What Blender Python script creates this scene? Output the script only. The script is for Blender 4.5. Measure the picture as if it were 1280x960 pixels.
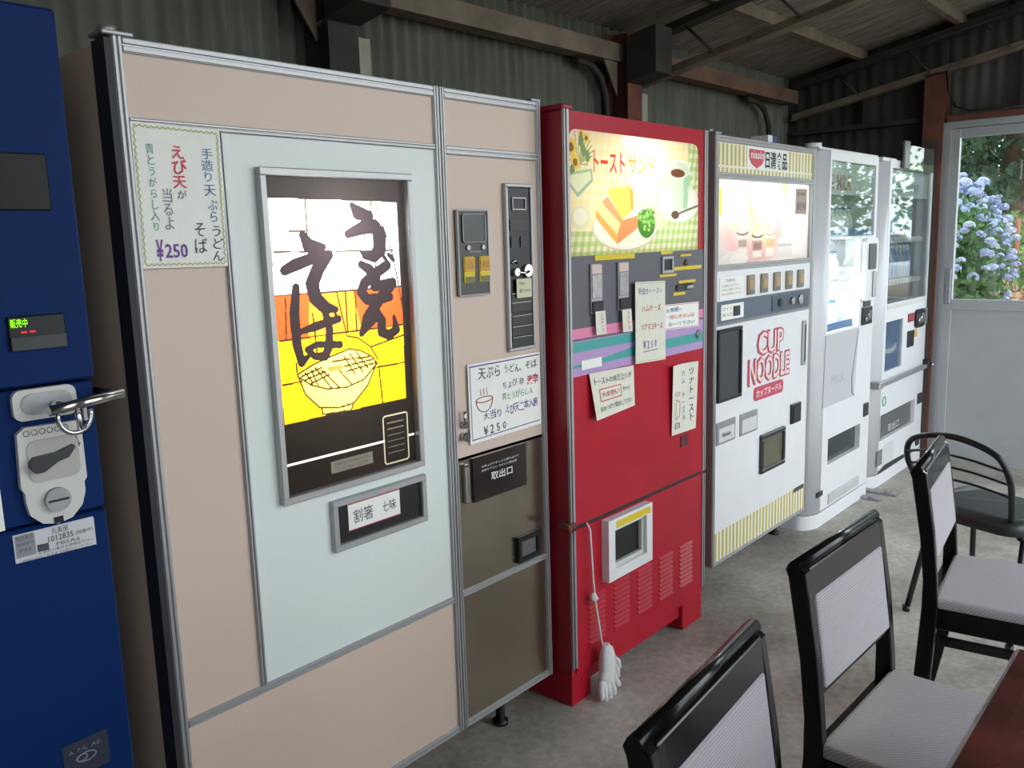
import bpy, bmesh, math, random
import numpy as np
from mathutils import Vector, Matrix

random.seed(7)
SC = bpy.context.scene
for o in list(bpy.data.objects):
    bpy.data.objects.remove(o)
COL = SC.collection

# ------------------------------------------------------------------ camera
cam_d = bpy.data.cameras.new('camera')
cam = bpy.data.objects.new('camera', cam_d)
COL.objects.link(cam)
SC.camera = cam
yaw, pitch, roll = 0.7174, 0.1658, -0.0293
fwd = Vector((math.cos(yaw)*math.cos(pitch), math.sin(yaw)*math.cos(pitch), -math.sin(pitch)))
rgt = Vector((math.sin(yaw), -math.cos(yaw), 0))
upv = rgt.cross(fwd)
r2 = math.cos(roll)*rgt + math.sin(roll)*upv
u2 = -math.sin(roll)*rgt + math.cos(roll)*upv
M = Matrix.Identity(4)
for i in range(3):
    M[i][0], M[i][1], M[i][2] = r2[i], u2[i], -fwd[i]
M[0][3], M[1][3], M[2][3] = 0.0, -1.5835, 1.4518
cam.matrix_world = M
cam_d.sensor_fit = 'HORIZONTAL'
cam_d.sensor_width = 36
cam_d.lens = 36*1078.8/1280
cam_d.clip_start = 0.02
cam_d.clip_end = 300

# ------------------------------------------------------------------ world, exposure
w = bpy.data.worlds.new('overcast_sky')
SC.world = w
w.use_nodes = True
nt = w.node_tree
nt.nodes['Background'].inputs[0].default_value = (0.86, 0.93, 1.0, 1)
nt.nodes['Background'].inputs[1].default_value = 4.6
SC.view_settings.view_transform = 'Standard'
SC.view_settings.look = 'None'
SC.view_settings.gamma = 1
SC.view_settings.use_curve_mapping = False
SC.view_settings.exposure = 0.0

# ------------------------------------------------------------------ materials
def lin(c):
    c = c/255
    return c/12.92 if c <= .04045 else ((c+.055)/1.055)**2.4
def S(r, g, b):
    return (lin(r), lin(g), lin(b), 1)
MATS = {}
def mat(name, col, rough=.5, metal=0., noise=0., nscale=20, bump=0., bscale=200, spec=.5, coat=0., stretch=None):
    if name in MATS:
        return MATS[name]
    m = bpy.data.materials.new(name)
    m.use_nodes = True
    t = m.node_tree
    b = t.nodes['Principled BSDF']
    b.inputs['Base Color'].default_value = col
    b.inputs['Roughness'].default_value = rough
    b.inputs['Metallic'].default_value = metal
    b.inputs['Specular IOR Level'].default_value = spec
    b.inputs['Coat Weight'].default_value = coat
    if noise or bump:
        tc = t.nodes.new('ShaderNodeTexCoord')
        mp = t.nodes.new('ShaderNodeMapping')
        t.links.new(tc.outputs['Object'], mp.inputs[0])
        if stretch:
            mp.inputs['Scale'].default_value = stretch
    if noise:
        n = t.nodes.new('ShaderNodeTexNoise')
        n.inputs['Scale'].default_value = nscale
        n.inputs['Detail'].default_value = 5
        t.links.new(mp.outputs[0], n.inputs['Vector'])
        r = t.nodes.new('ShaderNodeValToRGB')
        r.color_ramp.elements[0].position = .3
        r.color_ramp.elements[1].position = .7
        r.color_ramp.elements[0].color = tuple(c*(1-noise) for c in col[:3])+(1,)
        r.color_ramp.elements[1].color = tuple(min(1, c*(1+noise)) for c in col[:3])+(1,)
        t.links.new(n.outputs['Fac'], r.inputs[0])
        t.links.new(r.outputs[0], b.inputs['Base Color'])
    if bump:
        n = t.nodes.new('ShaderNodeTexNoise')
        n.inputs['Scale'].default_value = bscale
        t.links.new(mp.outputs[0], n.inputs['Vector'])
        bn = t.nodes.new('ShaderNodeBump')
        bn.inputs['Strength'].default_value = bump
        bn.inputs['Distance'].default_value = .002
        t.links.new(n.outputs['Fac'], bn.inputs['Height'])
        t.links.new(bn.outputs[0], b.inputs['Normal'])
    MATS[name] = m
    return m

def mat_glass(name, tint=(.95, .97, .97, 1), ior=1.5):
    if name in MATS:
        return MATS[name]
    m = bpy.data.materials.new(name)
    m.use_nodes = True
    t = m.node_tree
    t.nodes.remove(t.nodes['Principled BSDF'])
    tr = t.nodes.new('ShaderNodeBsdfTransparent')
    tr.inputs[0].default_value = tint
    gl = t.nodes.new('ShaderNodeBsdfGlossy')
    gl.inputs['Roughness'].default_value = .02
    fr = t.nodes.new('ShaderNodeFresnel')
    ge = t.nodes.new('ShaderNodeNewGeometry')       # same reflectance on both faces of the thin pane
    mr = t.nodes.new('ShaderNodeMapRange')
    mr.inputs['To Min'].default_value = ior
    mr.inputs['To Max'].default_value = 1/ior
    t.links.new(ge.outputs['Backfacing'], mr.inputs['Value'])
    t.links.new(mr.outputs[0], fr.inputs[0])
    mx = t.nodes.new('ShaderNodeMixShader')
    t.links.new(fr.outputs[0], mx.inputs[0])
    t.links.new(tr.outputs[0], mx.inputs[1])
    t.links.new(gl.outputs[0], mx.inputs[2])
    t.links.new(mx.outputs[0], t.nodes['Material Output'].inputs[0])
    MATS[name] = m
    return m

def mat_emit(name, col, s):
    if name in MATS:
        return MATS[name]
    m = bpy.data.materials.new(name)
    m.use_nodes = True
    b = m.node_tree.nodes['Principled BSDF']
    b.inputs['Base Color'].default_value = (0, 0, 0, 1)
    b.inputs['Emission Color'].default_value = col
    b.inputs['Emission Strength'].default_value = s
    MATS[name] = m
    return m

def mat_print(name, rough=.45, translucent=0.):
    """colour comes from the painted 'Col' attribute; translucent = backlit film"""
    if name in MATS:
        return MATS[name]
    m = bpy.data.materials.new(name)
    m.use_nodes = True
    t = m.node_tree
    b = t.nodes['Principled BSDF']
    a = t.nodes.new('ShaderNodeAttribute')
    a.attribute_name = 'Col'
    t.links.new(a.outputs['Color'], b.inputs['Base Color'])
    b.inputs['Roughness'].default_value = rough
    if translucent:
        tl = t.nodes.new('ShaderNodeBsdfTranslucent')
        t.links.new(a.outputs['Color'], tl.inputs[0])
        mx = t.nodes.new('ShaderNodeMixShader')
        mx.inputs[0].default_value = translucent
        t.links.new(b.outputs[0], mx.inputs[1])
        t.links.new(tl.outputs[0], mx.inputs[2])
        t.links.new(mx.outputs[0], t.nodes['Material Output'].inputs[0])
    MATS[name] = m
    return m

def wave_rib(m, scale, strength, direction='X'):
    """woven or ribbed fine relief"""
    t = m.node_tree
    b = t.nodes['Principled BSDF']
    tc = t.nodes.new('ShaderNodeTexCoord')
    wv = t.nodes.new('ShaderNodeTexWave')
    wv.bands_direction = direction
    wv.inputs['Scale'].default_value = scale
    t.links.new(tc.outputs['Object'], wv.inputs['Vector'])
    bn = t.nodes.new('ShaderNodeBump')
    bn.inputs['Strength'].default_value = strength
    bn.inputs['Distance'].default_value = .002
    t.links.new(wv.outputs['Fac'], bn.inputs['Height'])
    t.links.new(bn.outputs[0], b.inputs['Normal'])
    src = b.inputs['Base Color'].links[0].from_socket      # darker thread in the grooves of the weave
    mx_ = t.nodes.new('ShaderNodeMix'); mx_.data_type = 'RGBA'; mx_.blend_type = 'MULTIPLY'; mx_.inputs[0].default_value = .26
    t.links.new(src, mx_.inputs[6]); t.links.new(wv.outputs['Color'], mx_.inputs[7])
    t.links.new(mx_.outputs[2], b.inputs['Base Color'])
    return m

m_alu = mat('brushed_aluminium', S(174, 174, 174), .45, .6, .06, 60, stretch=(8, 8, .6))
m_alu_d = mat('dull_aluminium', S(165, 166, 168), .45, .6, .08, 30)
m_chrome = mat('polished_steel', S(205, 205, 205), .18, 1.)
m_steel = mat('stainless_sheet', S(158, 148, 132), .22, .9, .12, 3, bump=.25, bscale=5)
m_black = mat('black_plastic', S(22, 23, 25), .35)
m_dark = mat('dark_grey_plastic', S(48, 50, 54), .4)
m_rubber = mat('dark_rubber', S(38, 38, 44), .6)
m_beige = mat('beige_laminate', S(208, 187, 171), .45, 0, .03, 300)
m_white_p = mat('white_door_laminate', S(220, 227, 222), .42, 0, .015, 200)
m_white = mat('white_paint', S(226, 227, 228), .35, 0, .02, 8)
m_offwhite = mat('off_white_plastic', S(205, 204, 198), .45)
m_side = mat('brown_grey_side_paint', S(196, 172, 144), .55, 0, .08, 6)
m_paper = mat('paper', S(238, 238, 230), .8, 0, .02, 30)
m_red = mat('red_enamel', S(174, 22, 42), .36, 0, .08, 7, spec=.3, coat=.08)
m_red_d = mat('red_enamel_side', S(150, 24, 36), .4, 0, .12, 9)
m_blue = mat('blue_enamel', S(9, 40, 90), .5, 0, .04, 3, spec=.1)
m_ink = mat('dark_ink', S(70, 72, 84), .7)
m_ink_red = mat('red_ink', S(204, 70, 84), .7)
m_ink_green = mat('green_ink', S(92, 158, 128), .7)
m_ink_blue = mat('blue_ink', S(70, 122, 158), .7)
m_ink_purple = mat('purple_ink', S(112, 72, 148), .7)
m_ink_yell = mat('yellow_green_ink', S(190, 192, 128), .7)
m_ink_white = mat('white_ink', S(225, 225, 222), .6)
m_rust = mat('rusty_red_oxide_steel', S(102, 58, 42), .75, 0, .4, 9)
m_steel_old = mat('old_grey_steel', S(112, 100, 82), .7, 0, .3, 8)
m_steel_dark = mat('dark_old_steel', S(44, 40, 34), .75, 0, .3, 8)
m_dgreen = mat('green_black_panel', S(36, 46, 38), .3, 0, .2, 14)
m_yellow = mat('yellow_label', S(222, 196, 40), .5)
m_lightbox = mat('light_box_white', (.85, .85, .85, 1), .7)

# ------------------------------------------------------------------ builders
ORG = {}
def tag(o, label=None, cat=None, group=None, kind=None):
    if label: o['label'] = label
    if cat: o['category'] = cat
    if group: o['group'] = group
    if kind: o['kind'] = kind
    return o
def thing(name, label, cat, loc=(0, 0, 0), group=None, rz=0.):
    o = bpy.data.objects.new(name, None)
    o.empty_display_size = .1
    COL.objects.link(o)
    o.location = loc
    o.rotation_euler.z = rz
    ORG[o] = Vector(loc)
    return tag(o, label, cat, group)
def origin(p):
    while p is not None and p not in ORG:
        p = p.parent
    return ORG[p] if p is not None else Vector((0, 0, 0))
def link_mesh(name, me, m, parent=None, local=False):
    o = bpy.data.objects.new(name, me)
    COL.objects.link(o)
    if m is not None and len(me.materials) == 0:
        me.materials.append(m)
    if parent is not None:
        o.parent = parent
        if not local:
            me.transform(Matrix.Translation(-origin(parent)))
    return o
class MB:
    def __init__(s):
        s.bm = bmesh.new()
    def box(s, x0, x1, y0, y1, z0, z1, bev=0., seg=1):
        vs = [s.bm.verts.new(p) for p in ((x0, y0, z0), (x1, y0, z0), (x1, y1, z0), (x0, y1, z0),
                                          (x0, y0, z1), (x1, y0, z1), (x1, y1, z1), (x0, y1, z1))]
        fs = [s.bm.faces.new([vs[i] for i in f]) for f in
              ((0, 3, 2, 1), (4, 5, 6, 7), (0, 1, 5, 4), (1, 2, 6, 5), (2, 3, 7, 6), (3, 0, 4, 7))]
        if bev:
            es = {e for f in fs for e in f.edges}
            bmesh.ops.bevel(s.bm, geom=list(es), offset=bev, segments=seg, profile=.5, affect='EDGES')
        return s
    def prism(s, pts, y0, y1):
        """polygon of (x, z) extruded in y"""
        a = [s.bm.verts.new((x, y0, z)) for x, z in pts]
        b = [s.bm.verts.new((x, y1, z)) for x, z in pts]
        n = len(pts)
        s.bm.faces.new(a)
        s.bm.faces.new(b[::-1])
        for i in range(n):
            s.bm.faces.new([a[i], b[i], b[(i+1) % n], a[(i+1) % n]])
        bmesh.ops.recalc_face_normals(s.bm, faces=s.bm.faces[:])
        return s
    def prism_z(s, pts, z0, z1):
        a = [s.bm.verts.new((x, y, z0)) for x, y in pts]
        b = [s.bm.verts.new((x, y, z1)) for x, y in pts]
        n = len(pts)
        s.bm.faces.new(a); s.bm.faces.new(b[::-1])
        for i in range(n):
            s.bm.faces.new([a[i], b[i], b[(i+1) % n], a[(i+1) % n]])
        bmesh.ops.recalc_face_normals(s.bm, faces=s.bm.faces[:])
        return s
    def tube(s, pts, r, seg=10, closed=False, cap=True):
        pts = [Vector(p) for p in pts]
        rs = r if isinstance(r, (list, tuple)) else [r]*len(pts)
        rings = []
        n = len(pts)
        prev = None
        for i, p in enumerate(pts):
            if closed:
                d = (pts[(i+1) % n]-pts[i-1]).normalized()
            else:
                d = (pts[min(i+1, n-1)]-pts[max(i-1, 0)]).normalized()
            if prev is None:
                a = d.orthogonal().normalized()
            else:
                a = (prev-d*prev.dot(d)).normalized()
            prev = a
            b = d.cross(a)
            rings.append([s.bm.verts.new(p+(a*math.cos(2*math.pi*k/seg)+b*math.sin(2*math.pi*k/seg))*rs[i]) for k in range(seg)])
        m = n if closed else n-1
        for i in range(m):
            A, B = rings[i], rings[(i+1) % n]
            for k in range(seg):
                f = s.bm.faces.new([A[k], A[(k+1) % seg], B[(k+1) % seg], B[k]])
                f.smooth = True
        if cap and not closed:
            s.bm.faces.new(rings[0][::-1])
            s.bm.faces.new(rings[-1])
        return s
    def cyl(s, c, axis, r, h, seg=20):
        c = Vector(c); a = Vector(axis).normalized()
        return s.tube([c, c+a*h], r, seg)
    def ball(s, c, r, sub=2, sq=(1, 1, 1)):
        res = bmesh.ops.create_icosphere(s.bm, subdivisions=sub, radius=1)
        for v in res['verts']:
            v.co = Vector((v.co.x*r*sq[0], v.co.y*r*sq[1], v.co.z*r*sq[2]))+Vector(c)
        for f in {f for v in res['verts'] for f in v.link_faces}:
            f.smooth = True
        return s
    def build(s, name, m, parent=None, local=False, label=None, fix=True):
        if fix:
            bmesh.ops.recalc_face_normals(s.bm, faces=s.bm.faces[:])
        me = bpy.data.meshes.new(name)
        s.bm.to_mesh(me)
        s.bm.free()
        o = link_mesh(name, me, m, parent, local)
        if label:
            o['label'] = label
        return o
def B(name, m, parent, x0, x1, y0, y1, z0, z1, bev=0., seg=1, label=None):
    return MB().box(x0, x1, y0, y1, z0, z1, bev, seg).build(name, m, parent, label=label)
def copy_tree(o, parent=None):
    c = o.copy()
    COL.objects.link(c)
    c.parent = parent
    for ch in o.children:
        copy_tree(ch, c)
    return c
def round_rect(x0, x1, z0, z1, r, n=5):
    pts = []
    for cx, cz, a0 in ((x1-r, z1-r, 0), (x0+r, z1-r, 90), (x0+r, z0+r, 180), (x1-r, z0+r, 270)):
        for k in range(n+1):
            a = math.radians(a0+90*k/n)
            pts.append((cx+r*math.cos(a), cz+r*math.sin(a)))
    return pts
def frame(mb, x0, x1, z0, z1, t, y0, y1, bev=0.):
    mb.box(x0, x1, y0, y1, z1-t, z1, bev); mb.box(x0, x1, y0, y1, z0, z0+t, bev)
    mb.box(x0, x0+t, y0, y1, z0+t, z1-t, bev); mb.box(x1-t, x1, y0, y1, z0+t, z1-t, bev)
    return mb
def shell(mb, x0, x1, y0, y1, z0, z1, t=.02):
    """cabinet open at its front (y0)"""
    mb.box(x0, x0+t, y0, y1, z0, z1); mb.box(x1-t, x1, y0, y1, z0, z1)
    mb.box(x0+t, x1-t, y0, y1, z1-t, z1); mb.box(x0+t, x1-t, y0, y1, z0, z0+t)
    mb.box(x0+t, x1-t, y1-t, y1, z0+t, z1-t)
    return mb
def light_box(parent, x0, x1, z0, z1, y0, y1):
    mb = MB(); t = .006
    mb.box(x0-t, x0, y0, y1, z0-t, z1+t); mb.box(x1, x1+t, y0, y1, z0-t, z1+t)
    mb.box(x0, x1, y0, y1, z1, z1+t); mb.box(x0, x1, y0, y1, z0-t, z0)
    mb.box(x0-t, x1+t, y1, y1+t, z0-t, z1+t)
    return mb.build('light_box', m_lightbox, parent)
def lamp(parent, loc, watts, col=(1, .96, .88), r=.03):
    l = bpy.data.lights.new('lamp_glow', 'POINT')
    l.energy = watts; l.color = col; l.shadow_soft_size = r
    o = bpy.data.objects.new('lamp_glow', l)
    COL.objects.link(o)
    o.parent = parent
    o.location = Vector(loc)-origin(parent)
    return o

# ------------------------------------------------------------------ lettering
_tc = {}
def text_mesh(ch, bold=0.):
    """triangles of a string in font units: verts (n,2), faces"""
    k = (ch, bold)
    if k in _tc:
        return _tc[k]
    c = bpy.data.curves.new('txt', 'FONT')
    c.body = ch
    c.resolution_u = 2
    c.offset = bold
    o = bpy.data.objects.new('txt', c)
    COL.objects.link(o)
    bpy.context.view_layer.update()
    dg = bpy.context.evaluated_depsgraph_get()
    me = bpy.data.meshes.new_from_object(o.evaluated_get(dg))
    v = [(q.co.x, q.co.y) for q in me.vertices]
    f = [tuple(p.vertices) for p in me.polygons]
    bpy.data.objects.remove(o)
    bpy.data.curves.remove(c)
    bpy.data.meshes.remove(me)
    _tc[k] = (v, f)
    return v, f
def place_text(txt, x0, x1, z0, z1, bold=0., hand=0., vertical=False, slant=0., keep=False):
    """verts in (x, z), faces, fitted to the box"""
    V, F = [], []
    if not (hand or vertical):
        v, f = text_mesh(txt, bold)
        V, F = list(v), list(f)
    else:
        n = len(txt)
        for i, ch in enumerate(txt):
            if ch in ' 　':
                continue
            v, f = text_mesh(ch, bold)
            if not v:
                continue
            b = len(V)
            a = random.uniform(-.12, .12)*hand
            sc = 1+random.uniform(-.12, .12)*hand
            ca, sa = math.cos(a)*sc, math.sin(a)*sc
            ox, oz = (random.uniform(-.05, .05)*hand, -i*.98) if vertical else (i*.95, random.uniform(-.07, .07)*hand)
            if not vertical and ord(ch) < 256:
                ca *= 1.2
            for x, y in v:
                x -= .45; y -= .35
                V.append((ox+x*ca-y*sa, oz+x*sa+y*ca))
            F += [tuple(j+b for j in q) for q in f]
    if not V:
        return [], []
    xs = [q[0] for q in V]; ys = [q[1] for q in V]
    ax, bx_, ay, by = min(xs), max(xs), min(ys), max(ys)
    sx = (x1-x0)/max(bx_-ax, 1e-6); sy = (z1-z0)/max(by-ay, 1e-6)
    return [(x0+(x-ax)*sx+slant*((y-ay)*sy), z0+(y-ay)*sy) for x, y in V], F
def flat_mesh(name, V, F, fn, m, parent, label=None):
    me = bpy.data.meshes.new(name)
    me.from_pydata([fn(*v) for v in V], [], F)
    o = link_mesh(name, me, m, parent)
    if label:
        o['label'] = label
    return o
def lettering(parent, items, y, m, name='lettering', label=None):
    """items: (text, x0, x1, z0, z1[, dict])"""
    V, F = [], []
    for it in items:
        kw = it[5] if len(it) > 5 else {}
        v, f = place_text(*it[:5], **kw)
        b = len(V)
        V += v
        F += [tuple(j+b for j in q) for q in f]
    return flat_mesh(name, V, F, lambda x, z: (x, y, z), m, parent, label)
def stroke_poly(pts):
    """ribbon around a centre line of (x, z, width)"""
    L, R = [], []
    n = len(pts)
    for i in range(n):
        a, b = pts[max(i-1, 0)], pts[min(i+1, n-1)]
        dx, dz = b[0]-a[0], b[1]-a[1]
        l = math.hypot(dx, dz) or 1
        h = pts[i][2]/2
        L.append((pts[i][0]-dz/l*h, pts[i][1]+dx/l*h)); R.append((pts[i][0]+dz/l*h, pts[i][1]-dx/l*h))
    return L, R

# ------------------------------------------------------------------ painted flat print
class Canvas:
    def __init__(s, x0, x1, z0, z1, res, bg):
        s.x0, s.x1, s.z0, s.z1 = x0, x1, z0, z1
        s.w = max(2, int((x1-x0)/res)); s.h = max(2, int((z1-z0)/res))
        s.X, s.Z = np.meshgrid(np.linspace(x0, x1, s.w), np.linspace(z0, z1, s.h))
        s.c = np.zeros((s.h, s.w, 3)); s.c[:] = bg[:3]
    def put(s, mask, col, a=1.):
        s.c[mask] = s.c[mask]*(1-a)+np.array(col[:3])*a
    def rect(s, x0, x1, z0, z1, col, a=1.):
        s.put((s.X >= x0) & (s.X <= x1) & (s.Z >= z0) & (s.Z <= z1), col, a)
    def ell(s, cx, cz, rx, rz, col, a=1., ang=0., soft=0.):
        ca, sa = math.cos(ang), math.sin(ang)
        dx, dz = s.X-cx, s.Z-cz
        d = np.sqrt(((dx*ca+dz*sa)/rx)**2+((-dx*sa+dz*ca)/rz)**2)
        if soft:
            k = (np.clip((1-d)/soft, 0, 1)*a)[..., None]
            s.c = s.c*(1-k)+np.array(col[:3])*k
        else:
            s.put(d <= 1, col, a)
    def poly(s, pts, col, a=1.):
        inside = np.zeros(s.X.shape, bool)
        n = len(pts)
        for i in range(n):
            xa, za = pts[i]; xb, zb = pts[(i+1) % n]
            if za == zb:
                continue
            c = ((za > s.Z) != (zb > s.Z)) & (s.X < (xb-xa)*(s.Z-za)/(zb-za)+xa)
            inside ^= c
        s.put(inside, col, a)
    def line(s, pts, wd, col, a=1.):
        """polyline; wd or per-point third value is the width"""
        m = np.zeros(s.X.shape, bool)
        for p, q in zip(pts[:-1], pts[1:]):
            dx, dz = q[0]-p[0], q[1]-p[1]
            l2 = dx*dx+dz*dz or 1e-9
            t = np.clip(((s.X-p[0])*dx+(s.Z-p[1])*dz)/l2, 0, 1)
            d = np.hypot(s.X-p[0]-t*dx, s.Z-p[1]-t*dz)
            ww = (p[2]+(q[2]-p[2])*t) if len(p) > 2 else wd
            m |= d <= ww/2
        s.put(m, col, a)
    def text(s, txt, x0, x1, z0, z1, col, a=1., **kw):
        V, F = place_text(txt, x0, x1, z0, z1, **kw)
        m = np.zeros(s.X.shape, bool)
        for f in F:
            P = [V[i] for i in f]
            for k in range(1, len(P)-1):
                T = (P[0], P[k], P[k+1])
                xa = min(q[0] for q in T); xb = max(q[0] for q in T)
                za = min(q[1] for q in T); zb = max(q[1] for q in T)
                dx = (s.x1-s.x0)/(s.w-1); dz = (s.z1-s.z0)/(s.h-1)
                i0 = max(0, int((xa-s.x0)/dx)); i1 = min(s.w, int((xb-s.x0)/dx)+2)
                j0 = max(0, int((za-s.z0)/dz)); j1 = min(s.h, int((zb-s.z0)/dz)+2)
                if i1 <= i0 or j1 <= j0:
                    continue
                X, Z = s.X[j0:j1, i0:i1], s.Z[j0:j1, i0:i1]
                def e(p, q):
                    return (q[0]-p[0])*(Z-p[1])-(q[1]-p[1])*(X-p[0])
                a1, a2, a3 = e(T[0], T[1]), e(T[1], T[2]), e(T[2], T[0])
                m[j0:j1, i0:i1] |= ((a1 >= 0) & (a2 >= 0) & (a3 >= 0)) | ((a1 <= 0) & (a2 <= 0) & (a3 <= 0))
        s.put(m, col, a)
    def build(s, name, m, parent, y, label=None, keep=None):
        me = bpy.data.meshes.new(name)
        n = s.w*s.h
        co = np.stack([s.X.ravel(), np.full(n, y), s.Z.ravel()], 1)
        idx = np.arange(n).reshape(s.h, s.w)
        q = np.stack([idx[:-1, :-1], idx[:-1, 1:], idx[1:, 1:], idx[1:, :-1]], -1).reshape(-1, 4)
        if keep is not None:
            ok = keep(s.X, s.Z)
            q = q[ok.ravel()[q].all(1)]
        me.vertices.add(n); me.vertices.foreach_set('co', co.ravel())
        me.loops.add(q.size); me.loops.foreach_set('vertex_index', q.ravel().astype(np.int32))
        me.polygons.add(len(q)); me.polygons.foreach_set('loop_start', (np.arange(len(q))*4).astype(np.int32))
        me.update(calc_edges=True)
        at = me.color_attributes.new('Col', 'FLOAT_COLOR', 'POINT')
        at.data.foreach_set('color', np.concatenate([s.c.reshape(-1, 3), np.ones((n, 1))], 1).ravel().astype(np.float32))
        o = link_mesh(name, me, m, parent)
        if label:
            o['label'] = label
        return o

# ================================================================== SETTING
def structure(o):
    o['kind'] = 'structure'
    return o
XG = 5.86          # inner face of the gable wall
XL = -1.6          # wall behind the blue machine, left of the camera
YB = 0.95          # corrugated back wall
YF = -3.3          # open front of the shed
def roof_z(y):
    return 2.54+.2*(.7-y)

# floor: worn concrete
mf = mat('worn_concrete', S(150, 145, 138), .75)
t = mf.node_tree
b = t.nodes['Principled BSDF']
tc = t.nodes.new('ShaderNodeTexCoord')
n1 = t.nodes.new('ShaderNodeTexNoise'); n1.inputs['Scale'].default_value = 1.7; n1.inputs['Detail'].default_value = 8; n1.inputs['Roughness'].default_value = .65
n2 = t.nodes.new('ShaderNodeTexNoise'); n2.inputs['Scale'].default_value = 38; n2.inputs['Detail'].default_value = 4
r1 = t.nodes.new('ShaderNodeValToRGB')
r1.color_ramp.elements[0].position = .32; r1.color_ramp.elements[0].color = S(134, 128, 118)
r1.color_ramp.elements[1].position = .68; r1.color_ramp.elements[1].color = S(202, 196, 186)
r2_ = t.nodes.new('ShaderNodeValToRGB')
r2_.color_ramp.elements[0].position = .3; r2_.color_ramp.elements[0].color = (.78, .78, .78, 1)
r2_.color_ramp.elements[1].position = .65; r2_.color_ramp.elements[1].color = (1.05, 1.05, 1.05, 1)
mx = t.nodes.new('ShaderNodeMix'); mx.data_type = 'RGBA'; mx.blend_type = 'MULTIPLY'; mx.inputs[0].default_value = 1
t.links.new(tc.outputs['Object'], n1.inputs['Vector']); t.links.new(tc.outputs['Object'], n2.inputs['Vector'])
t.links.new(n1.outputs[0], r1.inputs[0]); t.links.new(n2.outputs[0], r2_.inputs[0])
t.links.new(r1.outputs[0], mx.inputs[6]); t.links.new(r2_.outputs[0], mx.inputs[7])
t.links.new(mx.outputs[2], b.inputs['Base Color'])
bp_ = t.nodes.new('ShaderNodeBump'); bp_.inputs['Strength'].default_value = .25; bp_.inputs['Distance'].default_value = .003
t.links.new(n2.outputs[0], bp_.inputs['Height']); t.links.new(bp_.outputs[0], b.inputs['Normal'])
structure(MB().box(XL-.2, XG+.1, YF-.3, YB+.1, -.12, 0).build('floor', mf))

# corrugated sheets
def corrugated(name, m, a, b_, z0, z1, axis, pos, pitch, amp, ztop=None):
    n = int(abs(b_-a)/pitch)*8
    vs, fs = [], []
    for i in range(n+1):
        u = a+(b_-a)*i/n
        d = amp*math.cos(2*math.pi*i/8)
        zt = ztop(u) if ztop else z1
        for z in (z0, zt):
            vs.append((u, pos+d, z) if axis == 'x' else (pos+d, u, z))
    for i in range(n):
        fs.append((2*i, 2*i+2, 2*i+3, 2*i+1))
    me = bpy.data.meshes.new(name)
    me.from_pydata(vs, [], fs)
    for p in me.polygons:
        p.use_smooth = True
    o = link_mesh(name, me, m)
    sd = o.modifiers.new('thick', 'SOLIDIFY'); sd.thickness = .002
    return structure(o)
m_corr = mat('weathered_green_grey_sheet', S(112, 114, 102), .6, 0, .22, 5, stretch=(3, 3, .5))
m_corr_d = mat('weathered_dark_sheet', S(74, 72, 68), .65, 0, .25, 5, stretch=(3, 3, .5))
corrugated('wall_back', m_corr, XL, XG+.15, 0, roof_z(YB)-.01, 'x', YB+.02, .064, .009)
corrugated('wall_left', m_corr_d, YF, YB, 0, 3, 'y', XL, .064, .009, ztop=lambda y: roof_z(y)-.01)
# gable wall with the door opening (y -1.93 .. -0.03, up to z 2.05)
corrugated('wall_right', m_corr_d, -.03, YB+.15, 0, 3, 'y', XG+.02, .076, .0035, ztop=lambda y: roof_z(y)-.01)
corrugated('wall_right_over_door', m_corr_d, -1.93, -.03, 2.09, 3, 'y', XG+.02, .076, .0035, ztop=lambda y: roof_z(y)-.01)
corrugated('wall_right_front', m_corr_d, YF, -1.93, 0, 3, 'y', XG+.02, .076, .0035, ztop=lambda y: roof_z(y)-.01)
# unseen wall piece behind the camera, added to dim the left machines
corrugated('wall_light_blocker', m_corr_d, -.25, 1.45, 0, roof_z(YF)-.01, 'x', YF, .064, .009)

# ceiling: underside of the roofing, streaky boards along the slope
m_ceil = mat('weathered_roof_boarding', S(122, 112, 100), .8, 0, .5, 16, stretch=(4, .35, .35))
vs, fs = [], []
n = int((XG+.3-XL+.3)/.13)*6
for i in range(n+1):
    x = XL-.3+(XG+.6-XL)*i/n
    d = .003*math.cos(2*math.pi*i/6)
    for y in (YB+.15, YF-.25):
        vs.append((x, y, roof_z(y)+d))
for i in range(n):
    fs.append((2*i, 2*i+2, 2*i+3, 2*i+1))
me = bpy.data.meshes.new('ceiling'); me.from_pydata(vs, [], fs)
o = structure(link_mesh('ceiling', me, m_ceil))
sd = o.modifiers.new('thick', 'SOLIDIFY'); sd.thickness = .02; sd.offset = 1

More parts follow.
